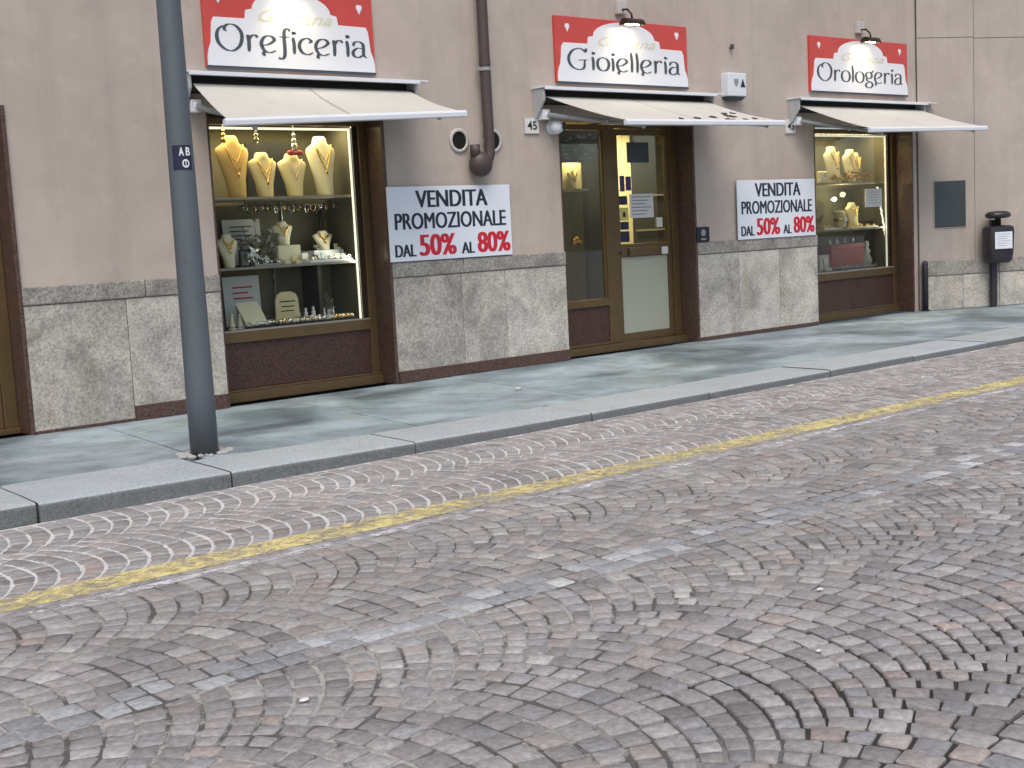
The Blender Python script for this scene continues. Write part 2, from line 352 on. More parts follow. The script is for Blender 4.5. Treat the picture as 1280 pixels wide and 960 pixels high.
# ------------------------------------------------------------ ground, road bed, cobbles, pavement
ZR = -.085; YK = -3.22
gb = B().add([(-60,-60,-.30),(90,-60,-.30),(90,60,-.30),(-60,60,-.30)], [(0,1,2,3)])
tag(obj('ground', gb, 'ground', org=(0,0,-.30)), kind='structure')
def recess(x, y):        # how far the joints lie below the stone tops
    n = noise.noise(Vector((x*.8, y*.8, 3.1)))*.5+.5
    if y > -4.80: return .0030
    if y > -6.42: return .0032+.004*n
    if y > -7.5: return .003+.004*n
    return .006+.006*min(1, max(0, (x-2.6)/1.2))+.003*n
X0, X1, Y0, Y1 = -2.5, 19.0, -12.5, YK
nx, ny = 215, 92
b = B()
for j in range(ny+1):
    for i in range(nx+1):
        x = X0+(X1-X0)*i/nx; y = Y0+(Y1-Y0)*j/ny
        b.v.append(Vector((x, y, ZR-recess(x, y)+.0008*noise.noise(Vector((x*6, y*6, 0))))))
for j in range(ny):
    for i in range(nx): a = j*(nx+1)+i; b.f.append((a, a+1, a+nx+2, a+nx+1))
road = tag(obj('road', b, 'bed', org=(8, -8, ZR), smooth=True), kind='structure')
def clip(poly, axis_fn):
    out = []
    for i in range(len(poly)):
        a, c = poly[i], poly[(i+1) % len(poly)]; fa, fc = axis_fn(a), axis_fn(c)
        if fa >= 0: out.append(a)
        if (fa >= 0) != (fc >= 0):
            t = fa/(fa-fc); out.append((a[0]+(c[0]-a[0])*t, a[1]+(c[1]-a[1])*t))
    return out
def area(p): return .5*sum(p[i][0]*p[(i+1) % len(p)][1]-p[(i+1) % len(p)][0]*p[i][1] for i in range(len(p)))
rs = random.Random(11)
def tint():
    q = rs.random(); v = rs.uniform(.84, 1.18)
    c = (.262, .244, .233)
    if q < .02: c = (.298, .252, .228)
    elif q < .09: c = (.274, .248, .230)
    elif q < .24: c = (.248, .244, .243)
    elif q < .36: c = (.322, .308, .292)
    elif q < .48: c = (.205, .190, .182)
    return tuple(x*v for x in c)
stones = []      # (polygon, tint)
SP = .119
def arcs(yc, half, ylo, yhi, par, ls, ga, gl, cutlo=False, cuthi=False):
    """courses of a segmental arch band; neighbouring bands interlock in a zigzag where both run at 45 degrees"""
    s = SP; Rr = half/math.sin(R(45)); sag = Rr*(1-math.cos(R(45))); off = sag+par*s/2
    n0 = int((X0-.8-off)/s); n1 = int((X1+.8-off)/s); lim = half-s/4
    if cutlo or cuthi: lim = min(half*1.15, Rr*.85)
    for n in range(n0, n1):
        js = rs.uniform(-.004, .004)
        L_ = [-(half-s/4) if not cutlo else -lim]; end = (half-s/4) if not cuthi else lim
        y = L_[0]
        while y < end:
            th = math.asin(max(-.9, min(.9, y/Rr))); y += ls*rs.uniform(.84, 1.18)*math.cos(th)**2; L_.append(y)
        k_ = (end-L_[0])/(L_[-1]-L_[0]); cuts = [L_[0]+(v-L_[0])*k_ for v in L_]
        for q in range(len(cuts)-1):
            a, c = cuts[q], cuts[q+1]
            def P(t, yy):         # yy across the street from the arch's axis, t 0..1 through the course
                yy = max(-Rr*.93, min(Rr*.93, yy)); th = math.asin(yy/Rr); y2 = yy+t*s*math.cos(th)*math.sin(th)
                y2 = max(-Rr*.97, min(Rr*.97, y2)); return (off+n*s+js+t*s+math.sqrt(Rr*Rr-y2*y2)-Rr, yc+y2)
            co = max(.6, math.cos(math.asin(max(-.9, min(.9, (a+c)/2/Rr))))); g = gl/2*co; e = ga/2/s/co; J = lambda: rs.uniform(-.0055, .0055)
            poly = [P(e, a+g), P(1-e, a+g), P(1-e, c-g), P(e, c-g)]
            poly = [(x+J(), yv+J()) for x, yv in poly]
            if cutlo: poly = clip(poly, lambda p: p[1]-ylo-.004)
            if cuthi and len(poly) > 2: poly = clip(poly, lambda p: yhi-.004-p[1])
            if len(poly) < 3: continue
            if area(poly) < 0: poly.reverse()
            if area(poly) < .0018 or not (X0+.1 < poly[0][0] < X1-.2): continue
            stones.append((poly, tint()))
arcs(-3.40, .48, -3.88, YK-.025, 0, .104, .0145, .005, cuthi=True)
arcs(-4.34, .46, -4.80, -3.88, 1, .104, .0145, .005)
arcs(-5.275, .475, -5.75, -4.80, 0, .106, .0105, .006)
arcs(-6.25, .50, -6.42, -5.75, 1, .108, .0105, .007, cutlo=True)
arcs(-6.46, .68, -7.14, -6.68, 0, .112, .0135, .0095, cuthi=True)
arcs(-7.77, .63, -8.40, -7.14, 1, .114, .0145, .0115)
arcs(-9.03, .63, -9.66, -8.40, 0, .114, .0145, .0115)
arcs(-10.29, .63, -10.92, -9.66, 1, .114, .0145, .0115)
arcs(-11.55, .63, -12.18, -10.92, 0, .114, .0145, .0115)
for k, yb in enumerate((-6.545, -6.67)):             # the double course of bigger bluish stones along the street
    x = X0+.2+k*.07
    while x < X1-.4:
        L = rs.uniform(.10, .165); j = lambda: rs.uniform(-.007, .007)
        poly = [(x+.006+j(), yb+.008+j()), (x+L-.006+j(), yb+.008+j()), (x+L-.006+j(), yb+.118+j()), (x+.006+j(), yb+.118+j())]
        q = rs.random(); v = rs.uniform(.9, 1.12)
        c = (.345, .355, .36) if q < .26 else (.245, .25, .258) if q < .58 else (.41, .415, .41) if q < .66 else (.25, .233, .225)
        stones.append((poly, tuple(t*v for t in c))); x += L
tops = []
def stone_geo(poly, fine):
    n = len(poly); cx = sum(p[0] for p in poly)/n; cy = sum(p[1] for p in poly)/n
    ztop = ZR+rs.uniform(-.0022, .0028); tx = rs.uniform(-.03, .03); ty = rs.uniform(-.03, .03)
    if cy < -7.2: tx *= 1.5; ty *= 1.5
    H = lambda x, y: ztop+(x-cx)*tx+(y-cy)*ty
    pts = []
    for i in range(n):
        a, p, c = poly[i-1], poly[i], poly[(i+1) % n]
        if fine:
            k = rs.uniform(.04, .12); k2 = rs.uniform(.04, .12)
            pts.append((p[0]+(a[0]-p[0])*k, p[1]+(a[1]-p[1])*k)); pts.append((p[0]+(c[0]-p[0])*k2, p[1]+(c[1]-p[1])*k2))
        else: pts.append(p)
    m = len(pts); sh = .915
    inner = [(cx+(x-cx)*sh, cy+(y-cy)*sh) for x, y in pts]
    vs = [(x, y, H(x, y)) for x, y in inner]+[(x, y, H(x, y)-.0035) for x, y in pts]+[(x, y, ZR-.035) for x, y in pts]
    fs = [(i, (i+1) % m, m)  for i in range(0)]
    vs.append((cx, cy, H(cx, cy)+.0018)); ci = len(vs)-1
    for i in range(m):
        j = (i+1) % m
        fs += [(i, j, ci), (m+i, m+j, j, i), (2*m+i, 2*m+j, m+j, m+i)]
    tops.append((inner, H))
    return vs, fs
def cover(poly):
    cx = sum(p[0] for p in poly)/len(poly); cy = sum(p[1] for p in poly)/len(poly); q = px((cx, cy, ZR))
    if not q or not (0 < q[0] < 1280 and 0 < q[1] < 960): return 0
    t = [px((p[0], p[1], ZR)) for p in poly]
    return abs(area([(a[0], a[1]) for a in t if a]))
order = sorted(range(len(stones)), key=lambda i: -cover(stones[i][0]))
near = set(order[:300])
def paint_mesh(o, tints):      # one tint a face
    at = o.data.color_attributes.new('tint', 'FLOAT_COLOR', 'CORNER')
    dat = []
    for p, c in zip(o.data.polygons, tints): dat += [*c, 1.0]*p.loop_total
    at.data.foreach_set('color', dat)
mb = B(); tl = []
for i, (poly, c) in enumerate(stones):
    far = poly[0][0] > 12
    vs, fs = stone_geo(poly, not far)
    if i in near:
        s1 = B().add(vs, fs); o = obj('cobblestone', s1, 'cobble', road); paint_mesh(o, [c]*len(fs))
        for p in o.data.polygons: p.use_smooth = True
        try: o.data.set_sharp_from_angle(angle=R(50))
        except Exception: pass
    else:
        mb.add(vs, fs); tl += [c]*len(fs)
o = obj('cobblestones', mb, 'cobble', road); paint_mesh(o, tl); tag(o, kind='stuff')
o.data.polygons.foreach_set('use_smooth', [True]*len(o.data.polygons)); o.data.set_sharp_from_angle(angle=R(50))
def painted_line(name, ylo, yhi, mat, label, wob, x0=-2.2, x1=18.5):
    b = B()
    for inner, H in tops:
        if max(p[1] for p in inner) < ylo-.05 or min(p[1] for p in inner) > yhi+.05: continue
        cx = inner[0][0]; dy = wob*noise.noise(Vector((cx*1.3, 7.7, ylo)))
        q = clip(inner, lambda p: p[1]-ylo-dy)
        if len(q) > 2: q = clip(q, lambda p: yhi+dy-p[1])
        if len(q) < 3: continue
        b.add([(x, y, H(x, y)+.0026) for x, y in q], [tuple(range(len(q)))])
    n = 300
    for i in range(n):       # the paint that ran into the mortar joints
        xa = x0+(x1-x0)*i/n; xb = x0+(x1-x0)*(i+1)/n; z = ZR+.0012
        b.add([(xa, ylo, z), (xb, ylo, z), (xb, yhi, z), (xa, yhi, z)], [(0, 1, 2, 3)])
    return tag(obj(name, b, mat, org=(8, (ylo+yhi)/2, ZR)), label, None, kind='structure')
painted_line('yellow_road_line', -5.03, -4.79, 'yellow', 'worn yellow line painted along the cobbled road', .03)
painted_line('white_road_line', -5.18, -5.11, 'white_paint', 'faint remains of a white line below the yellow one', .03)

pav = B().add([(-4,YK+.05,-.05),(30,YK+.05,-.05),(30,.05,-.05),(-4,.05,-.05)], [(0,1,2,3)])
pavement = tag(obj('pavement', pav, 'bed', org=(8,-1.6,-.05)), kind='structure')
def zk(x, y=-2.6):         # the pavement edge dips gently along the street
    t = min(1, max(0, (x-1.5)/6.0)); return (.045-.060*(t*t*(3-2*t)))*min(1, max(0, y/-2.5))
def slab(name, poly, zt, zb, mat, bev, tone, und=0.0):
    n = len(poly); s1 = B()
    s1.add([(x, y, zt+zk(x, y)+rs.uniform(-und, und)) for x, y in poly]+[(x, y, zb) for x, y in poly],
        [tuple(range(n)), tuple(range(2*n-1, n-1, -1))]+[(i, i+n, (i+1) % n+n, (i+1) % n) for i in range(n)])
    for f in range(len(s1.f)): s1.f[f] = tuple(s1.f[f])
    o = obj(name, s1, mat, pavement, bevel=bev, seg=3)
    paint_mesh(o, [tone]*len(s1.f)); return o
def tone(a=.88, b=1.1):
    v = rs.uniform(a, b); return (v*rs.uniform(.98, 1.02), v, v*rs.uniform(.98, 1.03))
kx = [-3.0, -.9, .9, 2.62, 3.90, 5.40, 7.20, 8.66, 10.45, 11.9, 13.4, 15.0, 16.7, 18.4, 20.2, 22]
YB = [-2.36+.02*math.sin(i*2.1) for i in range(len(kx))]
for i in range(len(kx)-1):
    yb = YB[i]; a, c = kx[i]+.007, kx[i+1]-.007; sk = .03
    yb = -2.42 if i < 4 else -2.58
    kb = B(); nseg = 18; zt = rs.uniform(-.004, .004); y_off = rs.uniform(-.008, .008)
    for j in range(nseg+1):
        t = j/nseg; x = a+(c-a)*t; nz = noise.noise(Vector((x*3.1, i*5.0, 1)))*.007+noise.noise(Vector((x*14, i*3.0, 4)))*.004
        endw = .010*(max(0, 1-j*2.2)+max(0, 1-(nseg-j)*2.2))       # rounded, chipped ends
        yf = YK+y_off+nz+endw; z1 = zt+noise.noise(Vector((x*2, i, 9)))*.002-endw*.4; sh_ = sk*(1)
        for (yy, zz, xs_) in ((yf+.01, -.30, 0), (yf, -.034, 0), (yf+.003, -.015, 0), (yf+.012, -.004, 0), (yf+.028, 0, 0), (-2.9, .001, sh_*.5), (yb-.004, 0, sh_), (yb-.004, -.30, sh_)):
            kb.v.append(Vector((x+xs_, yy, zz+((z1+zk(x)) if zz > -.2 else 0))))
    m_ = 8
    for j in range(nseg):
        for q in range(m_-1): kb.f.append((j*m_+q, (j+1)*m_+q, (j+1)*m_+q+1, j*m_+q+1))
    kb.f += [tuple(range(m_)), tuple(nseg*m_+q for q in range(m_-1, -1, -1))]
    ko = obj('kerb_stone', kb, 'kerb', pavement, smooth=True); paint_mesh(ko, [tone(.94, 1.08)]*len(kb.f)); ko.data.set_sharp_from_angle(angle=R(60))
def right_wall_y(x): return 0 if x < 17.06 else -(x-17.06)*math.tan(R(27))
sx = [-3.0, -1.3, .6, 2.35, 4.14, 6.0, 7.95, 9.7, 11.5, 13.2, 14.9, 16.6, 18.3, 20.0, 21.8]
for i in range(len(sx)-1):
    yb = -2.42 if sx[i] < 3.9 else -2.58
    a, c = sx[i]+.006, sx[i+1]-.006; sl = .30
    y_mid = -1.22+rs.uniform(-.12, .12)
    t = (y_mid-yb)/(-yb)
    slab('paving_slab', [(a-.10, yb+.004), (c-.10, yb+.004), (c-.10+sl*t, y_mid-.005), (a-.10+sl*t, y_mid-.005)], rs.uniform(-.003, .002), -.12, 'slab', .006, tone())
    slab('paving_slab', [(a-.10+sl*t, y_mid+.005), (c-.10+sl*t, y_mid+.005), (c-.10+sl, .04), (a-.10+sl, .04)], rs.uniform(-.003, .002), -.12, 'slab', .006, tone())

# ------------------------------------------------------------ the shop building
bld = root('shop_building', (8, 0, 0), 'beige plastered building with three jewellery shop bays and a stone base', 'building')
OPEN = [(1.90, 3.72), (5.589, 7.471), (9.919, 12.104), (14.60, 16.897)]; ZT = 2.74; XE = 17.06
b = B(); xs = [-4.0]+[v for o in OPEN for v in o]+[XE]
for i in range(0, len(xs)-1):
    opening = i % 2 == 1
    z0 = ZT if opening else -.02
    nX = max(1, int((xs[i+1]-xs[i])/.6))
    zs = [z0]+[z for z in (ZT, 5, 9) if z > z0]
    for k in range(len(zs)-1):
        b.add([(xs[i], 0, zs[k]), (xs[i+1], 0, zs[k]), (xs[i+1], 0, zs[k+1]), (xs[i], 0, zs[k+1])], [(0, 1, 2, 3)])
for a, c in OPEN:
    b.add([(a, 0, ZT), (c, 0, ZT), (c, .45, ZT), (a, .45, ZT)], [(0, 3, 2, 1)])
b.add([(-4, 0, 9), (XE, 0, 9), (XE, 6, 9), (-4, 6, 9)], [(0, 1, 2, 3)]); b.add([(-4, 6, -.02), (XE, 6, -.02), (XE, 6, 9), (-4, 6, 9)], [(3, 2, 1, 0)])
b.add([(-4, 0, -.02), (-4, 6, -.02), (-4, 6, 9), (-4, 0, 9)], [(3, 2, 1, 0)])
obj('wall', b, 'plaster', bld)
for a, c in OPEN:
    obj('jamb_lining', B().box(c, c+.035, -.024, .34, .0, ZT), 'granite', bld, bevel=.004)
    obj('jamb_lining', B().box(a-.02, a, -.006, .34, .0, ZT), 'granite', bld, bevel=.004)
# stone base: slabs, rough cap course, red granite plinth
rb = random.Random(5)
for (a, c, joints) in ((3.755, 5.569, [4.65]), (7.506, 9.899, [8.385, 8.99]), (12.139, 14.58, [12.93, 13.75]), (-3.9, 1.88, [-2.2, -.3, .9])):
    e = [a]+joints+[c]
    for i in range(len(e)-1):
        obj('stone_panel', B().box(e[i]+.003, e[i+1]-.003, -.022+rb.uniform(-.002, .002), .03, .002, 1.083), 'dado', bld, bevel=.004)
    m = (a+c)/2+rb.uniform(-.3, .3)
    for (p, q) in ((a, m-.003), (m+.003, c)):
        obj('cap_stone', B().box(p, q, -.034, .03, 1.089, 1.243), 'cap', bld, bevel=.012)
obj('plinth_strip', B().box(4.652, 5.566, -.040, -.010, .002, .135), 'granite', bld, bevel=.004)
obj('plinth_strip', B().box(7.508, 9.897, -.040, -.010, .002, .125), 'granite', bld, bevel=.004)
obj('plinth_strip', B().box(3.757, 4.645, -.030, -.010, .002, .028), 'granite', bld, bevel=.003)
obj('plinth_strip', B().box(12.141, 14.578, -.036, -.010, .002, .052), 'granite', bld, bevel=.004)

def area_light(name, loc, sx, sy, power, col, parent, rx=0, ry=0):
    d = bpy.data.lights.new(name, 'AREA'); d.shape = 'RECTANGLE'; d.size = sx; d.size_y = sy; d.energy = power; d.color = col
    o = bpy.data.objects.new(name, d); C.objects.link(o); o.parent = parent; o.location = Vector(loc)-ORG[parent.name]; o.rotation_euler = (rx, ry, 0); return o
def shop_window(a, c, power):
    f = B(); y0, y1 = .255, .325
    f.box(c-.095, c-.002, y0, y1, .10, 2.70); f.box(a+.002, a+.11, y0, y1, .10, 2.70); f.box(a+.112, c-.097, y0, y1, 2.64, 2.70)
    f.box(a+.112, c-.097, .225, .335, .575, .672); f.box(a+.002, c-.002, .20, .335, .004, .10); f.box(a+.002, c-.002, .215, .25, .101, .122)
    fr = obj('shop_window', f, 'bronze', bld, bevel=.005)
    obj('inner_stile', B().box(c-.150, c-.098, .285, .335, .674, 2.638), 'bronze_dark', fr, bevel=.003)
    obj('glass_pane', B().box(a+.112, c-.151, .292, .300, .674, 2.638), 'glass', fr)
    obj('sill_ledge', B().box(a+.112, c-.097, .242, .345, .6735, .690), 'shelf', fr, bevel=.003)
    obj('granite_panel', B().box(a+.112, c-.097, .262, .30, .123, .574), 'granite_panel', fr)
    k = B(); xa, xb, yb = a+.05, c-.11, .93
    k.add([(xa,.34,.66),(xb,.34,.66),(xb,yb,.66),(xa,yb,.66),(xa,.34,2.69),(xb,.34,2.69),(xb,yb,2.69),(xa,yb,2.69)], [(0,1,2,3),(7,6,5,4),(3,2,6,7),(0,3,7,4),(2,1,5,6)])
    obj('display_case', k, 'case', fr)
    for z in (1.945, 1.275):
        sh = obj('shelf', B().box(xa+.01, xb-.01, .345, .90, z-.012, z+.012), 'shelf', fr, bevel=.003)
    st = obj('light_strip', B().box(a+.16, c-.165, .315, .330, 2.600, 2.622), 'led', fr)
    s2 = obj('light_strip', B().box(c-.172, c-.155, .312, .328, .69, 2.622), 'led', fr)
    area_light('strip_light', (c-.18, .335, 1.3), 1.2, .03, power*.30, (1.0, .92, .74), s2, 0, R(75))
    area_light('case_light', ((a+c)/2, .50, 2.66), c-a-.4, .22, power, (1.0, .80, .42), st)
    return fr
win1 = shop_window(*OPEN[1], 13.0); win3 = shop_window(*OPEN[3], 20.0)
# thin backing panels standing in the large window
obj('backing_panel', B().box(7.00, 7.04, .60, .925, .665, 1.26), 'case_dark', win1)
obj('backing_panel', B().box(6.66, 6.675, .905, .925, .69, 1.26), 'mirror', win1); obj('backing_panel', B().box(6.80, 6.815, .905, .925, 1.29, 1.92), 'mirror', win1)

# the entrance
a, c = OPEN[2]
f = B(); y0, y1 = .25, .33
f.box(a+.002, a+.10, y0, y1, .09, 2.70); f.box(10.83, 11.02, y0, y1, .09, 2.70); f.box(c-.12, c-.002, y0, y1, .09, 2.70)
f.box(a+.102, 10.828, y0, y1, 2.64, 2.70); f.box(11.022, c-.122, y0, y1, 2.66, 2.70)
f.box(a+.102, 10.828, .23, .34, .555, .645); f.box(a+.002, c-.002, .16, .34, .003, .088); f.box(a+.102, 10.828, .23, .26, .090, .12)
ent = obj('entrance_front', f, 'bronze', bld, bevel=.005)
obj('glass_pane', B().box(a+.102, 10.828, .288, .296, .646, 2.638), 'glass', ent)
obj('granite_panel', B().box(a+.102, 10.828, .262, .30, .121, .554), 'granite_panel', ent)
d = B(); p, q, y0, y1 = 11.026, c-.126, .262, .312
d.box(p, p+.055, y0, y1, .095, 2.655); d.box(q-.065, q, y0, y1, .095, 2.655); d.box(p+.056, q-.066, y0, y1, .095, .185)
d.box(p+.056, q-.066, y0, y1, 1.115, 1.275); d.box(p+.056, q-.066, y0, y1, 2.58, 2.655)
door = obj('shop_door', d, 'bronze', bld, bevel=.005)
obj('glass_pane', B().box(p+.056, q-.066, .284, .292, 1.276, 2.579), 'glass', door)
obj('lower_pane', B().box(p+.056, q-.066, .290, .298, .186, 1.114), 'frosted', door)
obj('pull_plate', B().box(11.20, 11.68, .232, .256, 1.125, 1.225).box(11.24, 11.27, .25, .263, 1.15, 1.20).box(11.61, 11.64, .25, .263, 1.15, 1.20), 'bronze', door, bevel=.006)
obj('lock', B().lathe([(.022, 0), (.022, .008), (.016, .012)], (11.06, .262, 1.175), 14, axis='Y'), 'jet', door)
def sticker(name, x0, x1, z0, z1, mat, parent=None, y=.2815, lab=None):
    return obj(name, B().box(x0, x1, y-.0015, y+.0012, z0, z1), mat, door)
for (x0, x1, z0, z1, mt) in ((11.12, 11.20, 1.91, 2.10, 'purple'), (11.22, 11.31, 1.92, 2.09, 'purple'), (11.09, 11.235, 1.75, 1.855, 'navy'),
        (11.10, 11.245, 1.56, 1.715, 'yellow_s'), (11.275, 11.69, 1.585, 1.875, 'paper'), (11.10, 11.245, 1.45, 1.545, 'navy'), (11.095, 11.25, 1.30, 1.43, 'navy'),
        (11.74, 11.84, 1.46, 1.58, 'paper'), (11.26, 11.64, 2.255, 2.50, 'slate')):
    s_ = sticker('sticker', x0, x1, z0, z1, mt)
ORG_door = ORG[door.name]
obj('sticker', B().box(11.79, 11.90, .2585, .2615, 1.125, 1.215), 'paper', door)
pb = B()
for k in range(6): pb.box(11.31, 11.65-.05*(k % 3), .2785, .2795, 1.835-k*.042, 1.843-k*.042)
obj('printed_lines', pb, 'inkgrey', door)
obj('emblem', B().prism([(11.15, 1.60), (11.195, 1.60), (11.20, 1.64), (11.172, 1.675), (11.145, 1.64)], .2783, .2793), 'jet', door)
pst = obj('poster', B().box(10.05, 10.80, .300, .306, 2.26, 2.63), 'slate', ent)
pw = B(); rp = random.Random(3)
for k in range(26):
    x = rp.uniform(10.07, 10.74); z = rp.uniform(2.28, 2.58); pw.box(x, x+rp.uniform(.02, .06), .2975, .299, z, z+rp.uniform(.01, .035))
tag(obj('printed_patches', pw, 'alu_grey', ent), kind='stuff')
# room behind the entrance, with its own ceiling lamp
k = B(); xa, xb, ya, yb, zt = 9.2, 14.35, .36, 2.7, 2.9
k.add([(xa,ya,.0),(xb,ya,.0),(xb,yb,.0),(xa,yb,.0),(xa,ya,zt),(xb,ya,zt),(xb,yb,zt),(xa,yb,zt)], [(0,1,2,3),(7,6,5,4),(3,2,6,7),(0,3,7,4),(2,1,5,6)])
rm = obj('shop_room', k, 'room', bld)
cl = obj('ceiling_lamp', B().box(11.7, 12.9, .95, 1.2, 2.84, 2.899), 'led', rm)
area_light('room_light', (12.3, 1.07, 2.82), 1.1, .22, 55, (1.0, .86, .50), cl)
# the bay at the left edge of the picture
a, c = OPEN[0]
f = B().box(c-.12, c-.002, .25, .33, .05, 2.70).box(a+.002, a+.12, .25, .33, .05, 2.70).box(a+.122, c-.122, .25, .33, 2.6, 2.70).box(a+.002, c-.002, .2, .33, .003, .05)
lf = obj('side_door', f, 'bronze', bld, bevel=.005)
obj('door_panel', B().box(a+.122, 2.80, .27, .30, .052, 2.598), 'wood', lf, bevel=.004); obj('door_panel', B().box(2.806, c-.122, .27, .30, .052, 2.598), 'wood', lf, bevel=.004)
obj('handle', B().tube([(2.84, .20, .95), (2.84, .20, 1.35)], .012).tube([(2.84, .20, 1.0), (2.84, .28, 1.0)], .009).tube([(2.84, .20, 1.3), (2.84, .28, 1.3)], .009), 'goldm', lf, smooth=True)

# the next building, turned towards the street
TH = R(27); n2 = Vector((-math.sin(TH), -math.cos(TH), 0)); t2 = Vector((math.cos(TH), -math.sin(TH), 0)); P0 = Vector((XE, -.03, 0))
def RW(s, off, z): return P0+t2*s+n2*off+Vector((0, 0, z))
def rbox(b, s0, s1, o0, o1, z0, z1):      # o1 > o0: further out of that wall
    c = [RW(s, o, z) for z in (z0, z1) for s, o in ((s0, o1), (s1, o1), (s1, o0), (s0, o0))]
    return b.add(c, [(0,3,2,1),(4,5,6,7),(0,1,5,4),(1,2,6,5),(2,3,7,6),(3,0,4,7)])
nb = root('corner_building', RW(2, 0, 0), 'greyish plastered wall of the next building, turned towards the street', 'building')
b = B()
for (s0, s1, z0, z1) in ((0, .925, 0, 4.0), (.935, 6, 0, 3.985), (0, .925, 4.012, 9), (.935, 6, 3.998, 9)):
    rbox(b, s0, s1, -.4, 0, z0, z1)
obj('wall', b, 'plaster2', nb)
obj('wall_joint', rbox(B(), 0, 6, -.35, -.012, 0, 9), 'plaster2', nb)
e = [.07, .70, 1.32, 2.2, 3.3, 4.4]
for i in range(len(e)-1):
    obj('stone_panel', rbox(B(), e[i]+.003, e[i+1]-.003, -.05, .03, 0, .505), 'dado', nb, bevel=.005)
obj('cap_stone', rbox(B(), .07, 1.30, -.05, .042, .511, .735), 'cap', nb, bevel=.012); obj('cap_stone', rbox(B(), 1.306, 4.4, -.05, .042, .511, .725), 'cap', nb, bevel=.012)

# ------------------------------------------------------------ things on the walls
def catmull(pts, n=7):
    P = [Vector(p) for p in pts]; P = [P[0]*2-P[1]]+P+[P[-1]*2-P[-2]]; out = []
    for i in range(1, len(P)-2):
        for k in range(n):
            t = k/n; a, b_, c_, d_ = P[i-1], P[i], P[i+1], P[i+2]
            out.append(.5*((2*b_)+(c_-a)*t+(2*a-5*b_+4*c_-d_)*t*t+(3*b_-a-3*c_+d_)*t**3))
    out.append(P[-2]); return out
GL = {
 'O': (1.27, [[(.50,1.14),(.40,1.22),(.42,1.40),(.60,1.55),(.88,1.50),(1.10,1.17),(1.14,.75),(1.01,.28),(.72,.0),(.40,.05),(.13,.38),(.05,.8),(.12,1.18),(.33,1.44)]]),
 'G': (1.32, [[(1.10,1.58),(1.02,1.30)],[(1.02,1.30),(.92,1.46),(.65,1.56),(.28,1.36),(.06,.82),(.2,.25),(.58,.0),(.92,.14),(.98,.70)],[(.62,.70),(1.18,.74)]]),
 'r': (.66, [[(.13,1.0),(.17,.6),(.15,0)],[(.17,.68),(.28,.92),(.46,1.0),(.58,.86)]]),
 'e': (.80, [[(.10,.40),(.42,.52),(.66,.78),(.50,1.0),(.22,.92),(.06,.55),(.16,.14),(.42,.0),(.70,.13)],[(.20,.10),(.13,-.10),(.21,-.20)]]),
 'f': (.60, [[(.60,1.36),(.50,1.52),(.36,1.40),(.32,1.0),(.32,.2),(.27,-.22),(.12,-.36),(.02,-.26)],[(.08,1.0),(.58,1.0)]]),
 'i': (.34, [[(.12,1.0),(.16,.6),(.15,0)],[(.11,1.27),(.16,1.33),(.21,1.27),(.16,1.21),(.11,1.27)]]),
 'c': (.78, [[(.52,.72),(.64,.84),(.45,1.0),(.18,.86),(.06,.5),(.18,.12),(.45,0),(.70,.14)]]),
 'a': (.84, [[(.10,.70),(.16,.92),(.38,1.0),(.58,.85),(.60,.5),(.60,.15),(.74,.0)],[(.60,.56),(.30,.58),(.08,.34),(.12,.08),(.35,.0),(.60,.2)]]),
 'o': (.84, [[(.40,1.0),(.15,.85),(.06,.5),(.16,.13),(.40,.0),(.64,.13),(.74,.5),(.65,.86),(.40,1.0)]]),
 'l': (.34, [[(.12,1.5),(.17,.8),(.15,0)]]),
 'g': (.80, [[(.36,1.0),(.14,.86),(.10,.66),(.20,.44),(.40,.40),(.58,.54),(.60,.78),(.48,.95),(.36,1.0)],[(.52,.94),(.64,1.0),(.74,1.12)],[(.24,.42),(.14,.26),(.32,.16),(.58,.04),(.66,-.2),(.48,-.42),(.2,-.40),(.08,-.22),(.16,-.02),(.40,.08)]]),
}
def art_text(name, s, x, y, z, wdt, xh, parent, mat):       # pen-drawn art nouveau lettering
    adv = sum(GL[ch][0] for ch in s); kx = wdt/adv; b = B(); ox = 0
    for ch in s:
        ad, strokes = GL[ch]
        for st in strokes:
            c = catmull([(p[0], p[1], 0) for p in st]); nn = len(c); lay = y-.0004*len(b.f)/4000
            vs = []
            for i, p in enumerate(c):
                t = c[min(i+1, nn-1)]-c[max(i-1, 0)]
                t.normalize(); nrm = Vector((-t.y, t.x, 0)); wd = .042+.092*abs(t.y)**1.3
                wd *= .55+.45*min(1, 5*min(i, nn-1-i)/nn+.2)
                for sg in (1, -1):
                    q = p+nrm*wd*.5*sg*1.25; vs.append((x+(ox+q.x)*kx, lay, z+q.y*xh))
            b.add(vs, [(2*i, 2*i+2, 2*i+3, 2*i+1) for i in range(nn-1)])
        ox += ad
    return obj(name, b, mat, parent)
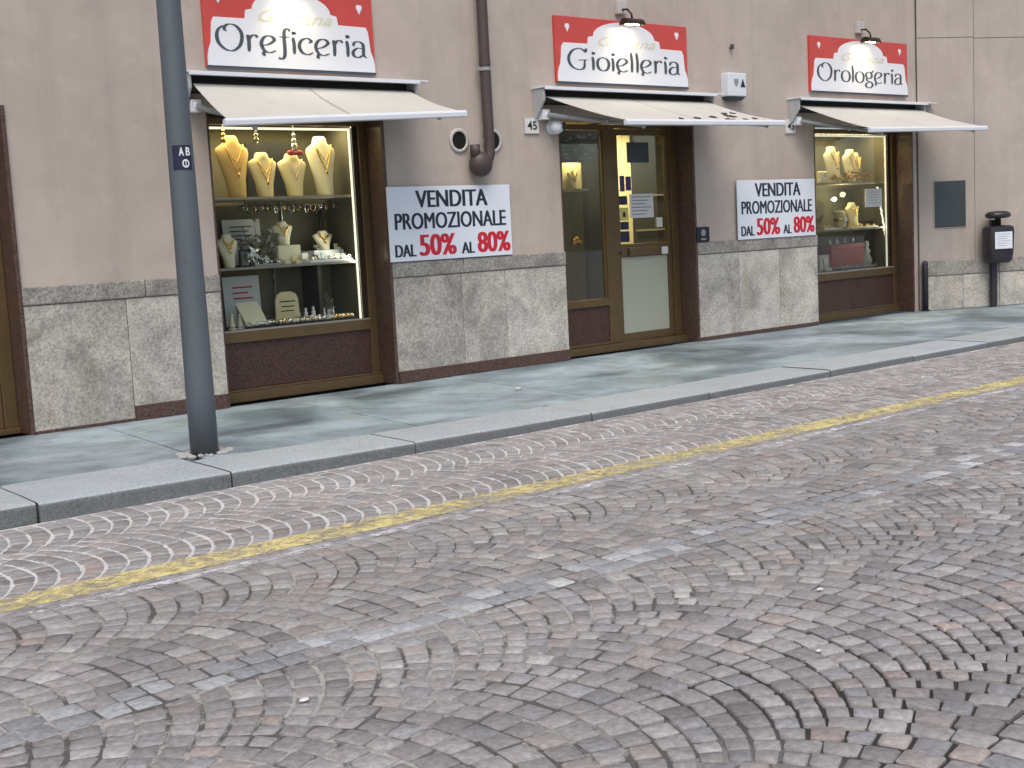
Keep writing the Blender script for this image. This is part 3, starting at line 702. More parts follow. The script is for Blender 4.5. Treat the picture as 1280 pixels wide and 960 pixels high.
def shop_sign(a, c, z0, z1, word, label, tx):
    r = root('shop_sign', ((a+c)/2, -.02, z0), label, 'sign', 'red and white shop signs above the awnings'); wd = c-a; hh = z1-z0
    obj('back_board', B().box(a, c, -.038, .002, z0, z1), 'red', r, bevel=.004)
    half = [(0.006, .0), (.006, .10), (.013, .19), (.028, .28), (.034, .42), (.038, .53), (.052, .60), (.225, .605), (.232, .715), (.27, .735)]
    arch = [(.5-.23*math.cos(R(t)), .735+.245*math.sin(R(t))) for t in range(10, 91, 8)]
    L = half+arch; pts = L+[(1-u, v) for u, v in reversed(L[:-1])]
    poly = [(a+u*wd, z0+.012+v*(hh-.02)) for u, v in pts]; poly.reverse()
    # the outline is mirrored so that it runs counter-clockwise seen from the street
    panel = obj('white_panel', B().prism(poly[::1], -.050, -.039), 'white', r)
    bm = bmesh.new(); bm.from_mesh(panel.data); bmesh.ops.recalc_face_normals(bm, faces=bm.faces); bm.to_mesh(panel.data); bm.free()
    obj('bottom_trim', B().box(a, c, -.046, -.039, z0-.016, z0+.009), 'inkgrey', r)
    art_text('lettering', word, a+wd*tx[0], -.0525, z0+hh*.205, wd*(tx[1]-tx[0]), hh*.205, r, 'inkgrey')
    flat_text('script_lettering', 'Giuliana', a+wd*.30, -.0525, z0+hh*.585, wd*.44, hh*.15, 'gold', r, .45)
    for u in (.085, .915):
        cx, cz = a+u*wd, z0+.84*hh; g = B()
        g.prism([(cx, cz-.055), (cx+.036, cz+.008), (cx+.024, cz+.036), (cx-.024, cz+.036), (cx-.036, cz+.008)], -.044, -.0385)
        obj('gem_emblem', g, 'white', r)
    return r
shop_sign(5.60, 7.44, 3.125, 3.865, 'Oreficeria', 'red sign with white arched panel lettered Oreficeria', (.055, .955))
shop_sign(9.88, 12.05, 3.130, 3.862, 'Gioielleria', 'red sign with white arched panel lettered Gioielleria', (.075, .94))
shop_sign(14.49, 16.79, 3.165, 3.905, 'Orologeria', 'red sign with white arched panel lettered Orologeria', (.06, .945))
def sign_lamp(x, z, label):
    r = root('sign_lamp', (x, 0, z), label, 'lamp', 'hooded lamps over the shop signs')
    obj('mount_plate', B().box(x-.075, x+.075, -.06, .002, z+.05, z+.21), 'ceramic', r, bevel=.008)
    obj('arm', B().tube([(x, -.05, z+.10), (x, -.14, z+.09), (x, -.20, z+.03), (x, -.21, z-.02)], .012), 'bronze_dark', r, smooth=True)
    pr = [(-.13+.26*k/8, -.20+0*k) for k in range(9)]; hd = B()
    seg = 12; ring = [(math.cos(R(180*k/seg)), math.sin(R(180*k/seg))) for k in range(seg+1)]
    for s_ in (0, 1):
        for (cx_, cz_) in ring: hd.v.append(Vector((x-.14+.28*s_, -.21+.075*cx_, z-.10+.075*cz_)))
    hd.f += [(k, k+1, seg+2+k, seg+1+k) for k in range(seg)]+[tuple(range(seg+1)), tuple(range(2*seg+1, seg, -1))]
    o = obj('hood', hd, 'bronze_dark', r); md = o.modifiers.new('thick', 'SOLIDIFY'); md.thickness = .004
    bl = obj('bulb', B().tube([(x-.11, -.20, z-.085), (x+.11, -.20, z-.085)], .014, 10), 'bulb', r)
    ld = bpy.data.lights.new('lamp_light', 'SPOT'); ld.energy = 8.5; ld.color = (1.0, .86, .55); ld.spot_size = R(125); ld.spot_blend = .8; ld.shadow_soft_size = .05
    lo = bpy.data.objects.new('lamp_light', ld); C.objects.link(lo); lo.parent = r; lo.location = Vector((x, -.20, z-.12))-ORG[r.name]
    lo.rotation_euler = Vector((0, -.62, .78)).to_track_quat('Z', 'Y').to_euler()
    return r
sign_lamp(6.50, 3.90, 'dark hooded lamp lighting the Oreficeria sign from its top edge')
sign_lamp(10.94, 3.89, 'dark hooded lamp lighting the Gioielleria sign from its top edge')
sign_lamp(15.64, 3.94, 'dark hooded lamp lighting the Orologeria sign from its top edge')

def awning(xa, xb, bar, label, over=.14, zc=3.04):
    """bar = (x, y, z) left end, (x, y, z) right end of the front rail"""
    r = root('awning', ((xa+xb)/2, 0, 2.6), label, 'awning', 'cream shop awnings')
    obj('cover_plate', B().box(xa, xb+over, -.235, .002, zc, zc+.016).box(xa, xb, -.240, -.222, zc-.022, zc+.001), 'alu', r, bevel=.004)
    obj('back_plate', B().box(xa+.02, xb-.02, -.03, .002, zc-.16, zc-.002), 'black', r)  # plate and roller coloured black as the shadow gap below the cover
    ro = obj('roller', B().tube([(xa+.03, -.115, zc-.115), (xb-.03, -.115, zc-.115)], .045, 16), 'black', r, smooth=True)
    for x in (xa+.012, xb-.03):
        bk = B().prism([(x, zc-.004), (x, zc-.34), (x+.028, zc-.34), (x+.028, zc-.004)][::1], -.20, .002)
        o = obj('end_bracket', B().add([(x, .0, zc-.34), (x, .0, zc-.002), (x, -.19, zc-.002), (x, -.19, zc-.13), (x, -.06, zc-.30), (x+.028, .0, zc-.34), (x+.028, .0, zc-.002), (x+.028, -.19, zc-.002), (x+.028, -.19, zc-.13), (x+.028, -.06, zc-.30)],
            [(0,1,2,3,4), (9,8,7,6,5), (0,5,6,1), (1,6,7,2), (2,7,8,3), (3,8,9,4), (4,9,5,0)]), 'alu_light', r, bevel=.006)
    L, Rr = Vector(bar[0]), Vector(bar[1])
    # canvas, thin and slightly sagging, wrapped over the roller
    b = B(); n, m = 24, 10
    tl_, tr_ = Vector((xa+.07, -.15, zc-.088)), Vector((xb-.07, -.15, zc-.088)); e = Vector((.05, 0, 0))
    for k in range(2):
        for i in range(m+1):
            t = i/m
            for j in range(n+1):
                u = j/n; p = tl_.lerp(tr_, u).lerp((L+e).lerp(Rr-e, u)+Vector((0, .015, .024)), t)
                p.z += -.022*math.sin(math.pi*t)+.004*math.sin(u*9+t*5)*math.sin(math.pi*t)-.003*k; b.v.append(p)
    S = (m+1)*(n+1)
    for k in range(2):
        for i in range(m):
            for j in range(n):
                q = [k*S+i*(n+1)+j, k*S+i*(n+1)+j+1, k*S+(i+1)*(n+1)+j+1, k*S+(i+1)*(n+1)+j]; b.f.append(tuple(q if k else q[::-1]))
    cv = obj('canvas', b, 'fabric', r, smooth=True)
    sb = B()                                    # sewn seam
    for u in (.5,):
        pts = []
        for i in range(m+1):
            t = i/m; p = tl_.lerp(tr_, u).lerp((L+e).lerp(Rr-e, u)+Vector((0, .015, .024)), t); p.z += -.022*math.sin(math.pi*t)+.004*math.sin(u*9+t*5)*math.sin(math.pi*t)+.0015; pts.append(p)
        for i in range(m): a_, c_ = pts[i], pts[i+1]; sb.add([a_-Vector((.008,0,0)), a_+Vector((.008,0,0)), c_+Vector((.008,0,0)), c_-Vector((.008,0,0))], [(0,1,2,3)])
    obj('seam', sb, 'shelf', cv)
    prof = [(-.032, -.030), (.022, -.034), (.030, -.01), (.024, .024), (-.012, .034), (-.034, .012)]
    fb = B(); d = (Rr-L).normalized()
    for P_ in (L, Rr): fb.v += [P_+Vector((0, a_, c_)) for a_, c_ in prof]
    k = len(prof); fb.f += [tuple(range(k)), tuple(range(2*k-1, k-1, -1))]+[(i, i+k, (i+1) % k+k, (i+1) % k) for i in range(k)]
    fr = obj('front_rail', fb, 'alu', r, bevel=.006)
    bm = bmesh.new(); bm.from_mesh(fr.data); bmesh.ops.recalc_face_normals(bm, faces=bm.faces); bm.to_mesh(fr.data); bm.free()
    for sg, end, x in ((1, L, xa+.10), (-1, Rr, xb-.13)):
        sh = Vector((x, -.10, zc-.28)); tip = end+Vector((sg*.30, .02, -.035)); el = sh.lerp(tip, .52)+Vector((sg*.16, -.02, -.01))
        ab = B().tube([sh, el], [.032, .026], 12).tube([el, tip], [.022, .018], 12).blob(el, .036, .036, .04).blob(tip, .024, .024, .03)
        obj('folding_arm', ab, 'alu_grey', r, smooth=True)
        obj('shoulder', B().box(x-.05, x+.05, -.13, .002, zc-.335, zc-.225).blob(sh, .045, .045, .06), 'alu', r, bevel=.006)
    return r
aw1 = awning(5.32, 7.84, ((5.255, -.93, 2.535), (7.845, -.93, 2.655)), 'cream awning under the Oreficeria sign, its rail rising to the right', .10)
aw2 = awning(9.52, 12.36, ((9.98, -.98, 2.60), (12.69, -.98, 2.63)), 'cream awning littered with dark leaves, under the Gioielleria sign', .12)
aw3 = awning(14.02, 17.02, ((14.43, -.99, 2.565), (17.28, -.99, 2.62)), 'cream awning under the Orologeria sign, farthest along the street', .22)
# things lying on the middle awning's canvas
rl = random.Random(21)
LV = ((11.62, .78), (11.98, .66), (12.02, .72), (12.25, .50), (12.30, .86), (11.25, .88), (12.10, .90), (12.42, .93), (11.80, .92), (12.05, .55), (12.36, .80), (10.95, .92))
LV = sorted(LV, key=lambda q: q[0]-.2*q[1])
ORD = ['leftmost', 'second', 'third', 'fourth', 'fifth', 'sixth', 'seventh', 'eighth', 'ninth', 'tenth', 'eleventh', 'rightmost']
for i, (x, t) in enumerate(LV):
    y = -.15-(.98-.165)*t; z = 2.952+(2.639-2.952)*t-.022*math.sin(math.pi*t)+.003
    s_ = rl.uniform(.035, .075) if (x, t) != (12.02, .72) else .10; b = B(); k = 9; ph = rl.uniform(0, 6)
    ring = [(x+s_*1.25*math.cos(q*2*math.pi/k+ph)*rl.uniform(.45, 1), y+s_*.6*math.sin(q*2*math.pi/k+ph)*rl.uniform(.45, 1)) for q in range(k)]
    zf = lambda yy: z-(yy-y)*(-.313/.815)
    b.add([(u, v, zf(v)+.003+rl.uniform(0, .010)) for u, v in ring]+[(x, y, z+.010)]+[(u, v, zf(v)) for u, v in ring], [(q, (q+1) % k, k) for q in range(k)]+[(k+1+q, k+1+(q+1) % k, (q+1) % k, q) for q in range(k)])
    tag(obj('dry_leaf', b, 'leaf'), 'dark dry leaf, '+ORD[i]+(' one' if i in (0, 11) else ' from the left')+', on the canvas below the Gioielleria sign', 'leaf', 'leaves on the middle awning')
for i, (x, t) in enumerate(((6.85, .95), (7.28, .93), (7.48, .90))):
    y = -.15-(.93-.165)*t; z = 2.952+(2.60+.03*(x-6.6)-2.952)*t-.01
    b = B(); k = 8; ring = [(x+.045*math.cos(q*.785)*rl.uniform(.5, 1), y+.02*math.sin(q*.785)*rl.uniform(.5, 1)) for q in range(k)]
    b.add([(u, v, z+.012) for u, v in ring]+[(x, y, z+.030)]+[(u, v, z-.005) for u, v in ring], [(q, (q+1) % k, k) for q in range(k)]+[(k+1+q, k+1+(q+1) % k, (q+1) % k, q) for q in range(k)])
    tag(obj('dry_leaf', b, 'leaf'), ('left', 'middle', 'right')[i]+' one of three dark scraps caught at the Oreficeria awning rail', 'leaf', 'scraps on the first awning')

def sale_board(x, z, label):
    wd, hh = 1.619, .759; r = root('sale_board', (x+wd/2, -.05, z), label, 'sign', 'white sale boards on the wall')
    obj('board', B().box(x, x+wd, -.050, -.036, z, z+hh), 'boardw', r, bevel=.003)
    obj('spacer', B().box(x+.1, x+wd-.1, -.036, .001, z+.12, z+hh-.12), 'alu_grey', r)
    y = -.0515
    def T(s, u0, u1, v0, v1, m, bd): flat_text('lettering', s, x+u0*wd, y, z+v0*hh, (u1-u0)*wd, (v1-v0)*hh, m, r, 0, bd, 4)
    T('VENDITA', .215, .805, .715, .945, 'ink', .10); T('PROMOZIONALE', .045, .955, .425, .645, 'ink', .085)
    T('DAL', .035, .20, .060, .225, 'ink', .12); T('50%', .225, .525, .060, .350, 'inkred', .125)
    T('AL', .565, .675, .060, .215, 'ink', .12); T('80%', .70, .985, .060, .345, 'inkred', .125)
sale_board(7.475, 1.249, 'white sale board beside the large jewellery window, under the drainpipe')
sale_board(12.895, 1.240, 'white sale board between the shop door and the far window')

def number_tile(x0, x1, z0, z1, s, label):
    r = root('house_number', ((x0+x1)/2, -.01, z0), label, 'house number')
    obj('tile', B().box(x0, x1, -.022, .002, z0, z1), 'ceramic', r, bevel=.004); obj('tile_face', B().box(x0+.008, x1-.008, -.0245, -.022, z0+.01, z1-.006), 'paper', r)
    flat_text('digits', s, x0+.035, -.0262, z0+.045, (x1-x0)-.07, (z1-z0)*.55, 'jet', r, 0, .02)
number_tile(9.385, 9.595, 2.555, 2.73, '45', 'small white house number tile reading 45')
number_tile(13.955, 14.165, 2.60, 2.79, '43', 'small white house number tile reading 43, at the end of the awning rail')

r = root('alarm_box', (12.86, 0, 3.03), 'white alarm box with a black triangle beside the Gioielleria awning', 'alarm box')
obj('housing', B().box(12.70, 13.045, -.13, .002, 3.045, 3.335), 'alu', r, bevel=.012)
obj('base_tray', B().add([(12.71,-.12,3.044),(13.035,-.12,3.044),(13.035,0,3.044),(12.71,0,3.044),(12.76,-.09,3.0),(12.99,-.09,3.0),(12.99,0,3.0),(12.76,0,3.0)], [(0,1,2,3),(7,6,5,4),(0,4,5,1),(1,5,6,2),(2,6,7,3),(3,7,4,0)]), 'inkgrey', r)
obj('triangle_mark', B().prism([(12.925, 3.16), (13.02, 3.16), (12.972, 3.265)], -.133, -.1302), 'jet', r)
obj('shield_mark', B().prism([(12.805, 3.26), (12.805, 3.20), (12.845, 3.16), (12.885, 3.20), (12.885, 3.26)], -.133, -.1302), 'alu_grey', r)
r = root('wall_hook', (12.90, 0, 3.64), 'tiny dark fixing in the plaster above the alarm box', 'hook')
obj('pin', B().tube([(12.90, .002, 3.66), (12.90, -.035, 3.665)], .014, 8).box(12.875, 12.925, -.045, -.030, 3.64, 3.70), 'pipe', r)

r = root('dome_camera', (9.79, 0, 2.55), 'white round security camera between number 45 and the shop door', 'camera')
obj('base_ring', B().lathe([(.075, -.002), (.085, .01), (.085, .035), (.075, .05)], (9.785, 0, 2.635), 20, axis='Y'), 'alu', r, smooth=True)
obj('housing', B().blob((9.79, -.095, 2.635), .085, .085, .085, 16, 10), 'white', r, smooth=True)
obj('lens', B().lathe([(.045, 0), (.045, .012), (.03, .02)], (9.835, -.162, 2.63), 16, axis='Y').rot(R(25), (9.835, -.162, 2.63)), 'jet', r, smooth=True)

r = root('door_intercom', (12.21, 0, 1.245), 'small black plaque with a pale emblem right of the shop door', 'plaque')
obj('plate', B().box(12.115, 12.345, -.046, .0, 1.246, 1.432), 'jet', r, bevel=.004)
obj('emblem', B().lathe([(.042, 0), (.042, .0015), (.034, .0015)], (12.23, -.046, 1.36), 18, axis='Y').box(12.185, 12.275, -.0475, -.0462, 1.272, 1.29), 'alu_grey', r)

for x, lab in ((8.47, 'round wall vent with a pale rim, left of the drainpipe'), (8.93, 'round wall vent with a pale rim, half hidden by the drainpipe')):
    r = root('wall_vent', (x, 0, 2.37), lab, 'vent', 'round vents in the plaster'); z = 2.48
    rim = B(); o_ = [(.095, -.002), (.130, -.002), (.128, .018), (.098, .020), (.092, .012)]
    seg = 28
    for rr, yy in o_:
        for k in range(seg): a = k*2*math.pi/seg; rim.v.append(Vector((x+rr*math.cos(a), -yy, z+rr*math.sin(a))))
    for i in range(len(o_)):
        for k in range(seg): i2 = (i+1) % len(o_); k2 = (k+1) % seg; rim.f.append((i*seg+k, i*seg+k2, i2*seg+k2, i2*seg+k))
    obj('rim', rim, 'ceramic', r, smooth=True)
    obj('opening', B().lathe([(.094, 0), (.094, .003)], (x, 0, z), 28, axis='Y'), 'hole', r)  # flat near-black disc painted for the shaded inside of the vent
    gr = B()
    for k in range(5): gr.box(x-.08+.0*k, x+.08, -.008, -.004, z-.06+k*.03, z-.052+k*.03)
    obj('grille', gr, 'hole', r)

r = root('drainpipe', (8.78, 0, 2.08), 'brown metal drainpipe ending in a bulbous trap above the sale board', 'drainpipe')
zt = 9.0
obj('pipe', B().tube([(8.80, -.10, zt), (8.80, -.10, 5), (8.80, -.10, 3.2), (8.805, -.10, 2.45), (8.80, -.10, 2.33), (8.77, -.10, 2.26), (8.72, -.10, 2.22)], .058, 18), 'pipe', r, smooth=True)
obj('trap', B().blob((8.665, -.11, 2.225), .135, .11, .135, 20, 14), 'pipe', r, smooth=True)
obj('trap_inlet', B().tube([(8.60, -.11, 2.30), (8.595, -.11, 2.43)], .055, 16).tube([(8.64, -.05, 2.2), (8.64, .0, 2.2)], .05, 12), 'pipe', r, smooth=True)
for z in (3.22, 5.2):
    obj('pipe_clamp', B().tube([(8.80, -.10, z-.018), (8.80, -.10, z+.018)], .065, 18).box(8.69, 8.75, -.105, -.08, z-.02, z+.02).box(8.79, 8.81, -.05, .0, z-.012, z+.012), 'alu_grey', r)
obj('sleeve', B().tube([(8.80, -.10, 3.26), (8.80, -.10, 3.30)], .062, 18), 'pipe', r); obj('sleeve', B().tube([(8.805, -.10, 2.50), (8.805, -.10, 2.53)], .063, 18), 'pipe', r)

# things at the next building
r = root('slate_plate', RW(.51, 0, 1.225), 'dark slate plate on the greyish wall beside the litter bin', 'plate')
sp = B(); c_ = [(.255, 1.235), (.765, 1.225), (.765, 1.905), (.25, 1.912)]
rbox(sp, .25, .768, -.005, .022, 1.228, 1.912); obj('plate', sp, 'slate', r, bevel=.012)
obj('edge_frame', rbox(rbox(rbox(rbox(B(), .238, .249, -.005, .012, 1.215, 1.925), .769, .782, -.005, .012, 1.215, 1.925), .2495, .7685, -.005, .012, 1.914, 1.925), .2495, .7685, -.005, .012, 1.214, 1.2265), 'plaster2', r)
r = root('corner_guard', RW(.03, .06, 0), 'short dark steel post guarding the corner between both buildings', 'post')
q = RW(.04, .075, 0); obj('post', B().lathe([(.045, .0), (.045, .70), (.035, .735), (.012, .75)], q, 14), 'binm', r, smooth=True)
obj('foot', B().lathe([(.065, .0), (.065, .012), (.05, .02)], q, 14), 'binm', r)
bq = RW(1.16, .24, 0)
r = root('litter_bin', bq, 'dark rounded litter bin with a pale label on a post by the wall', 'litter bin')
def LB(u, d_, z): return bq+t2*u+n2*d_+Vector((0, 0, z))
pb = B(); 
def lbox(b, u0, u1, d0, d1, z0, z1):
    c = [LB(u, d_, z) for z in (z0, z1) for u, d_ in ((u0, d1), (u1, d1), (u1, d0), (u0, d0))]
    return b.add(c, [(0,3,2,1),(4,5,6,7),(0,1,5,4),(1,2,6,5),(2,3,7,6),(3,0,4,7)])
obj('post', lbox(B(), -.045, .045, -.16, -.09, 0, 1.30), 'binm', r, bevel=.008)
bod = B(); k = 16; rows = [(.66, .16, .10), (.70, .195, .13), (.80, .21, .14), (1.12, .225, .15), (1.19, .215, .145), (1.215, .17, .11)]
for z, ru, rd in rows:
    for i in range(k):
        a = i*2*math.pi/k; cu_, su_ = math.cos(a), math.sin(a); e_ = .55
        bod.v.append(LB(ru*math.copysign(abs(cu_)**e_, cu_), rd*math.copysign(abs(su_)**e_, su_), z))
for i in range(len(rows)-1):
    for j in range(k): bod.f.append((i*k+j, (i+1)*k+j, (i+1)*k+(j+1) % k, i*k+(j+1) % k))
bod.f += [tuple(range(k)), tuple(range(len(rows)*k-1, (len(rows)-1)*k-1, -1))]
o = obj('bin_body', bod, 'binm', r, smooth=True); bm = bmesh.new(); bm.from_mesh(o.data); bmesh.ops.recalc_face_normals(bm, faces=bm.faces); bm.to_mesh(o.data); bm.free(); o.data.set_sharp_from_angle(angle=R(45))
obj('rain_hood', B().lathe([(.05, 1.21), (.05, 1.32), (.17, 1.325), (.215, 1.35), (.215, 1.385), (.17, 1.42), (.05, 1.43)], bq, 22, 1, .8), 'binm', r, smooth=True)
obj('label_plate', lbox(B(), -.155, .135, .152, .158, .87, 1.12), 'boardw', r, bevel=.004)
lt = B()
for i in range(6): lbox(lt, -.13+.02*(i % 2), .10-.03*(i % 3), .1582, .1592, 1.085-i*.034, 1.092-i*.034)
obj('printed_lines', lt, 'alu_grey', r)

# ------------------------------------------------------------ the lamp post on the pavement
pxp = (4.14, -2.36)
r = root('lamp_post', (pxp[0], pxp[1], 0), 'grey tapered steel lamp post standing on the pavement edge', 'lamp post')
obj('pole', B().tube([(pxp[0], pxp[1], z) for z in (-.05, .5, 1.2, 2.0, 3.2, 5, 7.5)], [.101, .100, .0965, .091, .083, .075, .062], 40), 'pole', r, smooth=True)
obj('lantern_arm', B().tube([(4.14, -2.36, 7.4), (4.14, -2.5, 7.8), (4.14, -3.0, 7.95), (4.14, -3.4, 7.95)], .035, 12), 'pole', r, smooth=True)
obj('lantern', B().box(4.02, 4.26, -4.0, -3.35, 7.88, 8.0), 'alu_grey', r, bevel=.03)
col = B(); rc = random.Random(8)
for i in range(90):
    a = rc.uniform(0, 6.28); d_ = rc.uniform(.095, .17); s_ = rc.uniform(.008, .022)
    o0 = len(col.v); col.blob((pxp[0]+d_*math.cos(a)*1.25, pxp[1]+d_*math.sin(a), .003+zk(pxp[0])), s_*1.4, s_, s_*.7, 6, 4)
tag(obj('footing_rubble', col, 'mortar', r), kind='stuff')
# sticker wrapped on the pole
rad = .0925; zc = 2.13; aim = math.atan2(CAM.y-pxp[1], CAM.x-pxp[0])
def wrap(b, pts, rr, fs): b.add([(pxp[0]+rr*math.cos(aim+u/rr), pxp[1]+rr*math.sin(aim+u/rr), zc+v) for u, v in pts], fs)
b = B(); n = 10; pts = []
for i in range(n+1): u = -.06+.14*i/n; pts += [(u, -.085), (u, .085)]
wrap(b, pts, rad+.0012, [(2*i, 2*i+2, 2*i+3, 2*i+1) for i in range(n)]); st = obj('sticker', b, 'navy', r)
b = B()
for s, u0, v0 in (('A', -.012, .012), ('B', .036, .012)):
    p, fs = text_mesh(s, .034, .058, 0, .03); wrap(b, [(u0+x, v0+y) for x, y in p], rad+.0022, fs)
k = 14; ring = [(.032+.026*math.cos(i*2*math.pi/k), -.042+.03*math.sin(i*2*math.pi/k)) for i in range(k)]
ring2 = [(.032+.017*math.cos(i*2*math.pi/k), -.042+.02*math.sin(i*2*math.pi/k)) for i in range(k)]
wrap(b, ring+ring2, rad+.0022, [(i, (i+1) % k, k+(i+1) % k, k+i) for i in range(k)])
wrap(b, [(.029, -.07), (.035, -.07), (.035, -.014), (.029, -.014)], rad+.0024, [(0, 1, 2, 3)])
obj('sticker_print', b, 'white', st)

# ------------------------------------------------------------ jewellery in the windows
def necklace_bust(x, y, z, hh, wd, mat, label, chain='goldm', lean=0.0, drop=.5, pend=True):
    r = root('necklace_bust', (x, y, z), label, 'necklace display')
    rows = [(0, .20, .30), (.04, .22, .30), (.30, .30, .20), (.55, .42, .16), (.72, .50, .15), (.79, .48, .14), (.84, .36, .15), (.88, .24, .16), (.97, .20, .16), (1.0, .15, .12)]
    b = B(); k = 16
    for t, a, d_ in rows:
        for i in range(k):
            q = i*2*math.pi/k; b.v.append(Vector((x+a*wd*math.cos(q)+lean*t*hh, y+d_*wd*math.sin(q)+t*.10*hh-.03*hh, z+t*hh)))
    for i in range(len(rows)-1):
        for j in range(k): b.f.append((i*k+j, i*k+(j+1) % k, (i+1)*k+(j+1) % k, (i+1)*k+j))
    b.f += [tuple(range(k-1, -1, -1)), tuple((len(rows)-1)*k+j for j in range(k))]
    obj('form', b, mat, r, smooth=True)
    for dr, rad in ((drop, .007), (drop*.62, .0045)):
        pts = []
        for i in range(15):
            u = -1+2*i/14; t = .86-dr*.62*(1-abs(u)**1.7); wdt = .27*wd*min(1, .35+abs(u)*.75)*(1 if u >= 0 else -1)*abs(u)**.8
            depth = .165 if t > .8 else .17+.10*(.8-t)
            pts.append((x+wdt+lean*t*hh, y-depth*wd+t*.10*hh-.03*hh-.006, z+t*hh))
        obj('necklace', B().tube(pts, rad, 6), chain, r, smooth=True)
        if pend and dr == drop:
            m = pts[7]; obj('pendant', B().blob((m[0], m[1]-.004, m[2]-.022), .016, .008, .024, 8, 6), chain, r, smooth=True)
    return r
S1, S2, S3 = 1.9575, 1.2875, .6905          # shelf tops and window floor (same in both windows)
necklace_bust(6.09, .50, S1, .60, .36, 'velvet_o', 'tall tan necklace bust at the left of the top shelf', lean=-.02, drop=.75)
necklace_bust(6.40, .50, S1, .44, .32, 'velvet', 'short cream necklace bust second from left on the top shelf', drop=.8)
necklace_bust(6.735, .50, S1, .43, .33, 'velvet', 'short cream necklace bust with a heavy collar under the red ornament', 'pearl', drop=.62)
necklace_bust(7.085, .50, S1, .60, .35, 'velvet_w', 'tall ivory necklace bust at the right of the top shelf', drop=.7)
def hanging(x, y, z0, name, label, mat, cat, bead, long):
    r = root(name, (x, y, z0), label, cat)
    obj('thread', B().tube([(x, y, 2.689), (x, y, z0+long)], .002, 5), 'silver', r)
    b = B()
    for t, s_ in bead: b.blob((x, y, z0+t*long), s_, s_*.8, s_*1.15, 10, 7)
    obj('beads', b, mat, r, smooth=True); return r
hg = hanging(6.72, .42, 2.33, 'hanging_ornament', 'red and silver ornament hanging above the third bust', 'silver', 'ornament', ((.95, .018), (.72, .026), (.50, .034)), .24)
bw = B()
for sg in (-1, 1): bw.blob((6.72+sg*.045, .415, 2.385), .048, .02, .028, 8, 6)
bw.blob((6.72, .41, 2.38), .02, .02, .02, 8, 6); obj('bow', bw, 'ribbon', hg, smooth=True)
hanging(5.95, .42, 2.47, 'hanging_ornament', 'gold ornament hanging at the left end of the window', 'goldm', 'ornament', ((.9, .014), (.6, .02), (.25, .026)), .14)
hanging(6.30, .42, 2.49, 'hanging_ornament', 'clear crystal ornament hanging above the second bust', 'crystal', 'ornament', ((.9, .012), (.55, .024), (.15, .03)), .11)
dc = B().box(6.40, 6.95, .80, .86, 2.30, 2.62); tag(obj('dark_backdrop', B().box(6.38, 6.98, .80, .91, S1, 2.52), 'jet', bevel=.01), 'black backdrop board behind the busts on the top shelf', 'board')
# middle shelf
necklace_bust(5.93, .46, S2, .33, .22, 'velvet_w', 'small ivory bust at the left of the middle shelf', drop=.5)
def frame_box(x0, x1, y, z, hh, label, mat='jet', inner='mirror', dep=.03):
    r = root('jewel_picture', ((x0+x1)/2, y, z), label, 'picture')
    f = B(); t = .018
    f.box(x0, x0+t, y, y+dep, z, z+hh); f.box(x1-t, x1, y, y+dep, z, z+hh); f.box(x0+t, x1-t, y, y+dep, z, z+t); f.box(x0+t, x1-t, y, y+dep, z+hh-t, z+hh)
    obj('frame', f, mat, r, bevel=.003); obj('picture', B().box(x0+t, x1-t, y+.012, y+.02, z+t, z+hh-t), inner, r); return r
frame_box(6.03, 6.15, .42, S2, .17, 'black framed small jewel picture on the middle shelf')
frame_box(6.02, 6.16, .60, S2, .28, 'grey framed card standing behind the black frame on the middle shelf', 'slate', 'paper')
def leaf_spray(x, y, z, wd, hh, n, label, mat, name='leaf_garland', seed=1):
    r = root(name, (x, y, z), label, 'garland'); rg = random.Random(seed); st = B(); lf = B()
    for i in range(n):
        a = rg.uniform(-1, 1); t = rg.random(); p0 = Vector((x+a*wd*.15, y, z)); p1 = Vector((x+a*wd*.5, y+rg.uniform(-.08, .08), z+hh*(.15+.85*t*(1-.4*abs(a)))))
        if i % 3 == 0: st.tube([p0, p0.lerp(p1, .5)+Vector((0, 0, .02)), p1], .003, 5)
        for q in range(2):
            c_ = p0.lerp(p1, rg.uniform(.5, 1)); s_ = rg.uniform(.03, .06); d_ = Vector((rg.uniform(-1, 1), rg.uniform(-.5, .5), rg.uniform(-.6, 1))).normalized(); e_ = d_.cross(Vector((0, 1, .2))).normalized()
            c_.z = max(c_.z, z+.05)
            lf.add([c_-d_*s_, c_+e_*s_*.4+Vector((0, -.006, 0)), c_+d_*s_, c_-e_*s_*.4], [(0, 1, 2, 3)])
    obj('stems', st, 'garland', r); obj('leaves', lf, mat, r); return r
leaf_spray(6.34, .58, S2, .50, .52, 60, 'dusty green leaf garland on the middle shelf of the large window', 'garland', seed=4)
cs = root('leaning_card', (6.30, .82, S2), 'pale printed card leaning behind the garland on the middle shelf', 'card')
obj('card', B().box(6.10, 6.52, .84, .848, S2, 1.76).rot(R(-4), (6.3, .84, S2), axis='X'), 'paper', cs)
pl = B()
for i in range(5): pl.box(6.17, 6.42-.04*(i % 2), .829, .832, 1.68-i*.045, 1.692-i*.045)
obj('printed_lines', pl.rot(R(-4), (6.3, .84, S2), axis='X'), 'inkgrey', cs)
def pedestal(x0, x1, y0, y1, z, hh, label, mat='velvet_w'):
    return tag(obj('display_block', B().box(x0, x1, y0, y1, z, z+hh), mat, bevel=.006), label, 'display block')
pedestal(6.50, 6.76, .50, .72, S2, .19, 'tall ivory display block in the centre of the middle shelf')
necklace_bust(6.63, .61, S2+.1905, .24, .24, 'velvet_w', 'small ivory bust on the tall block of the middle shelf', drop=.5)
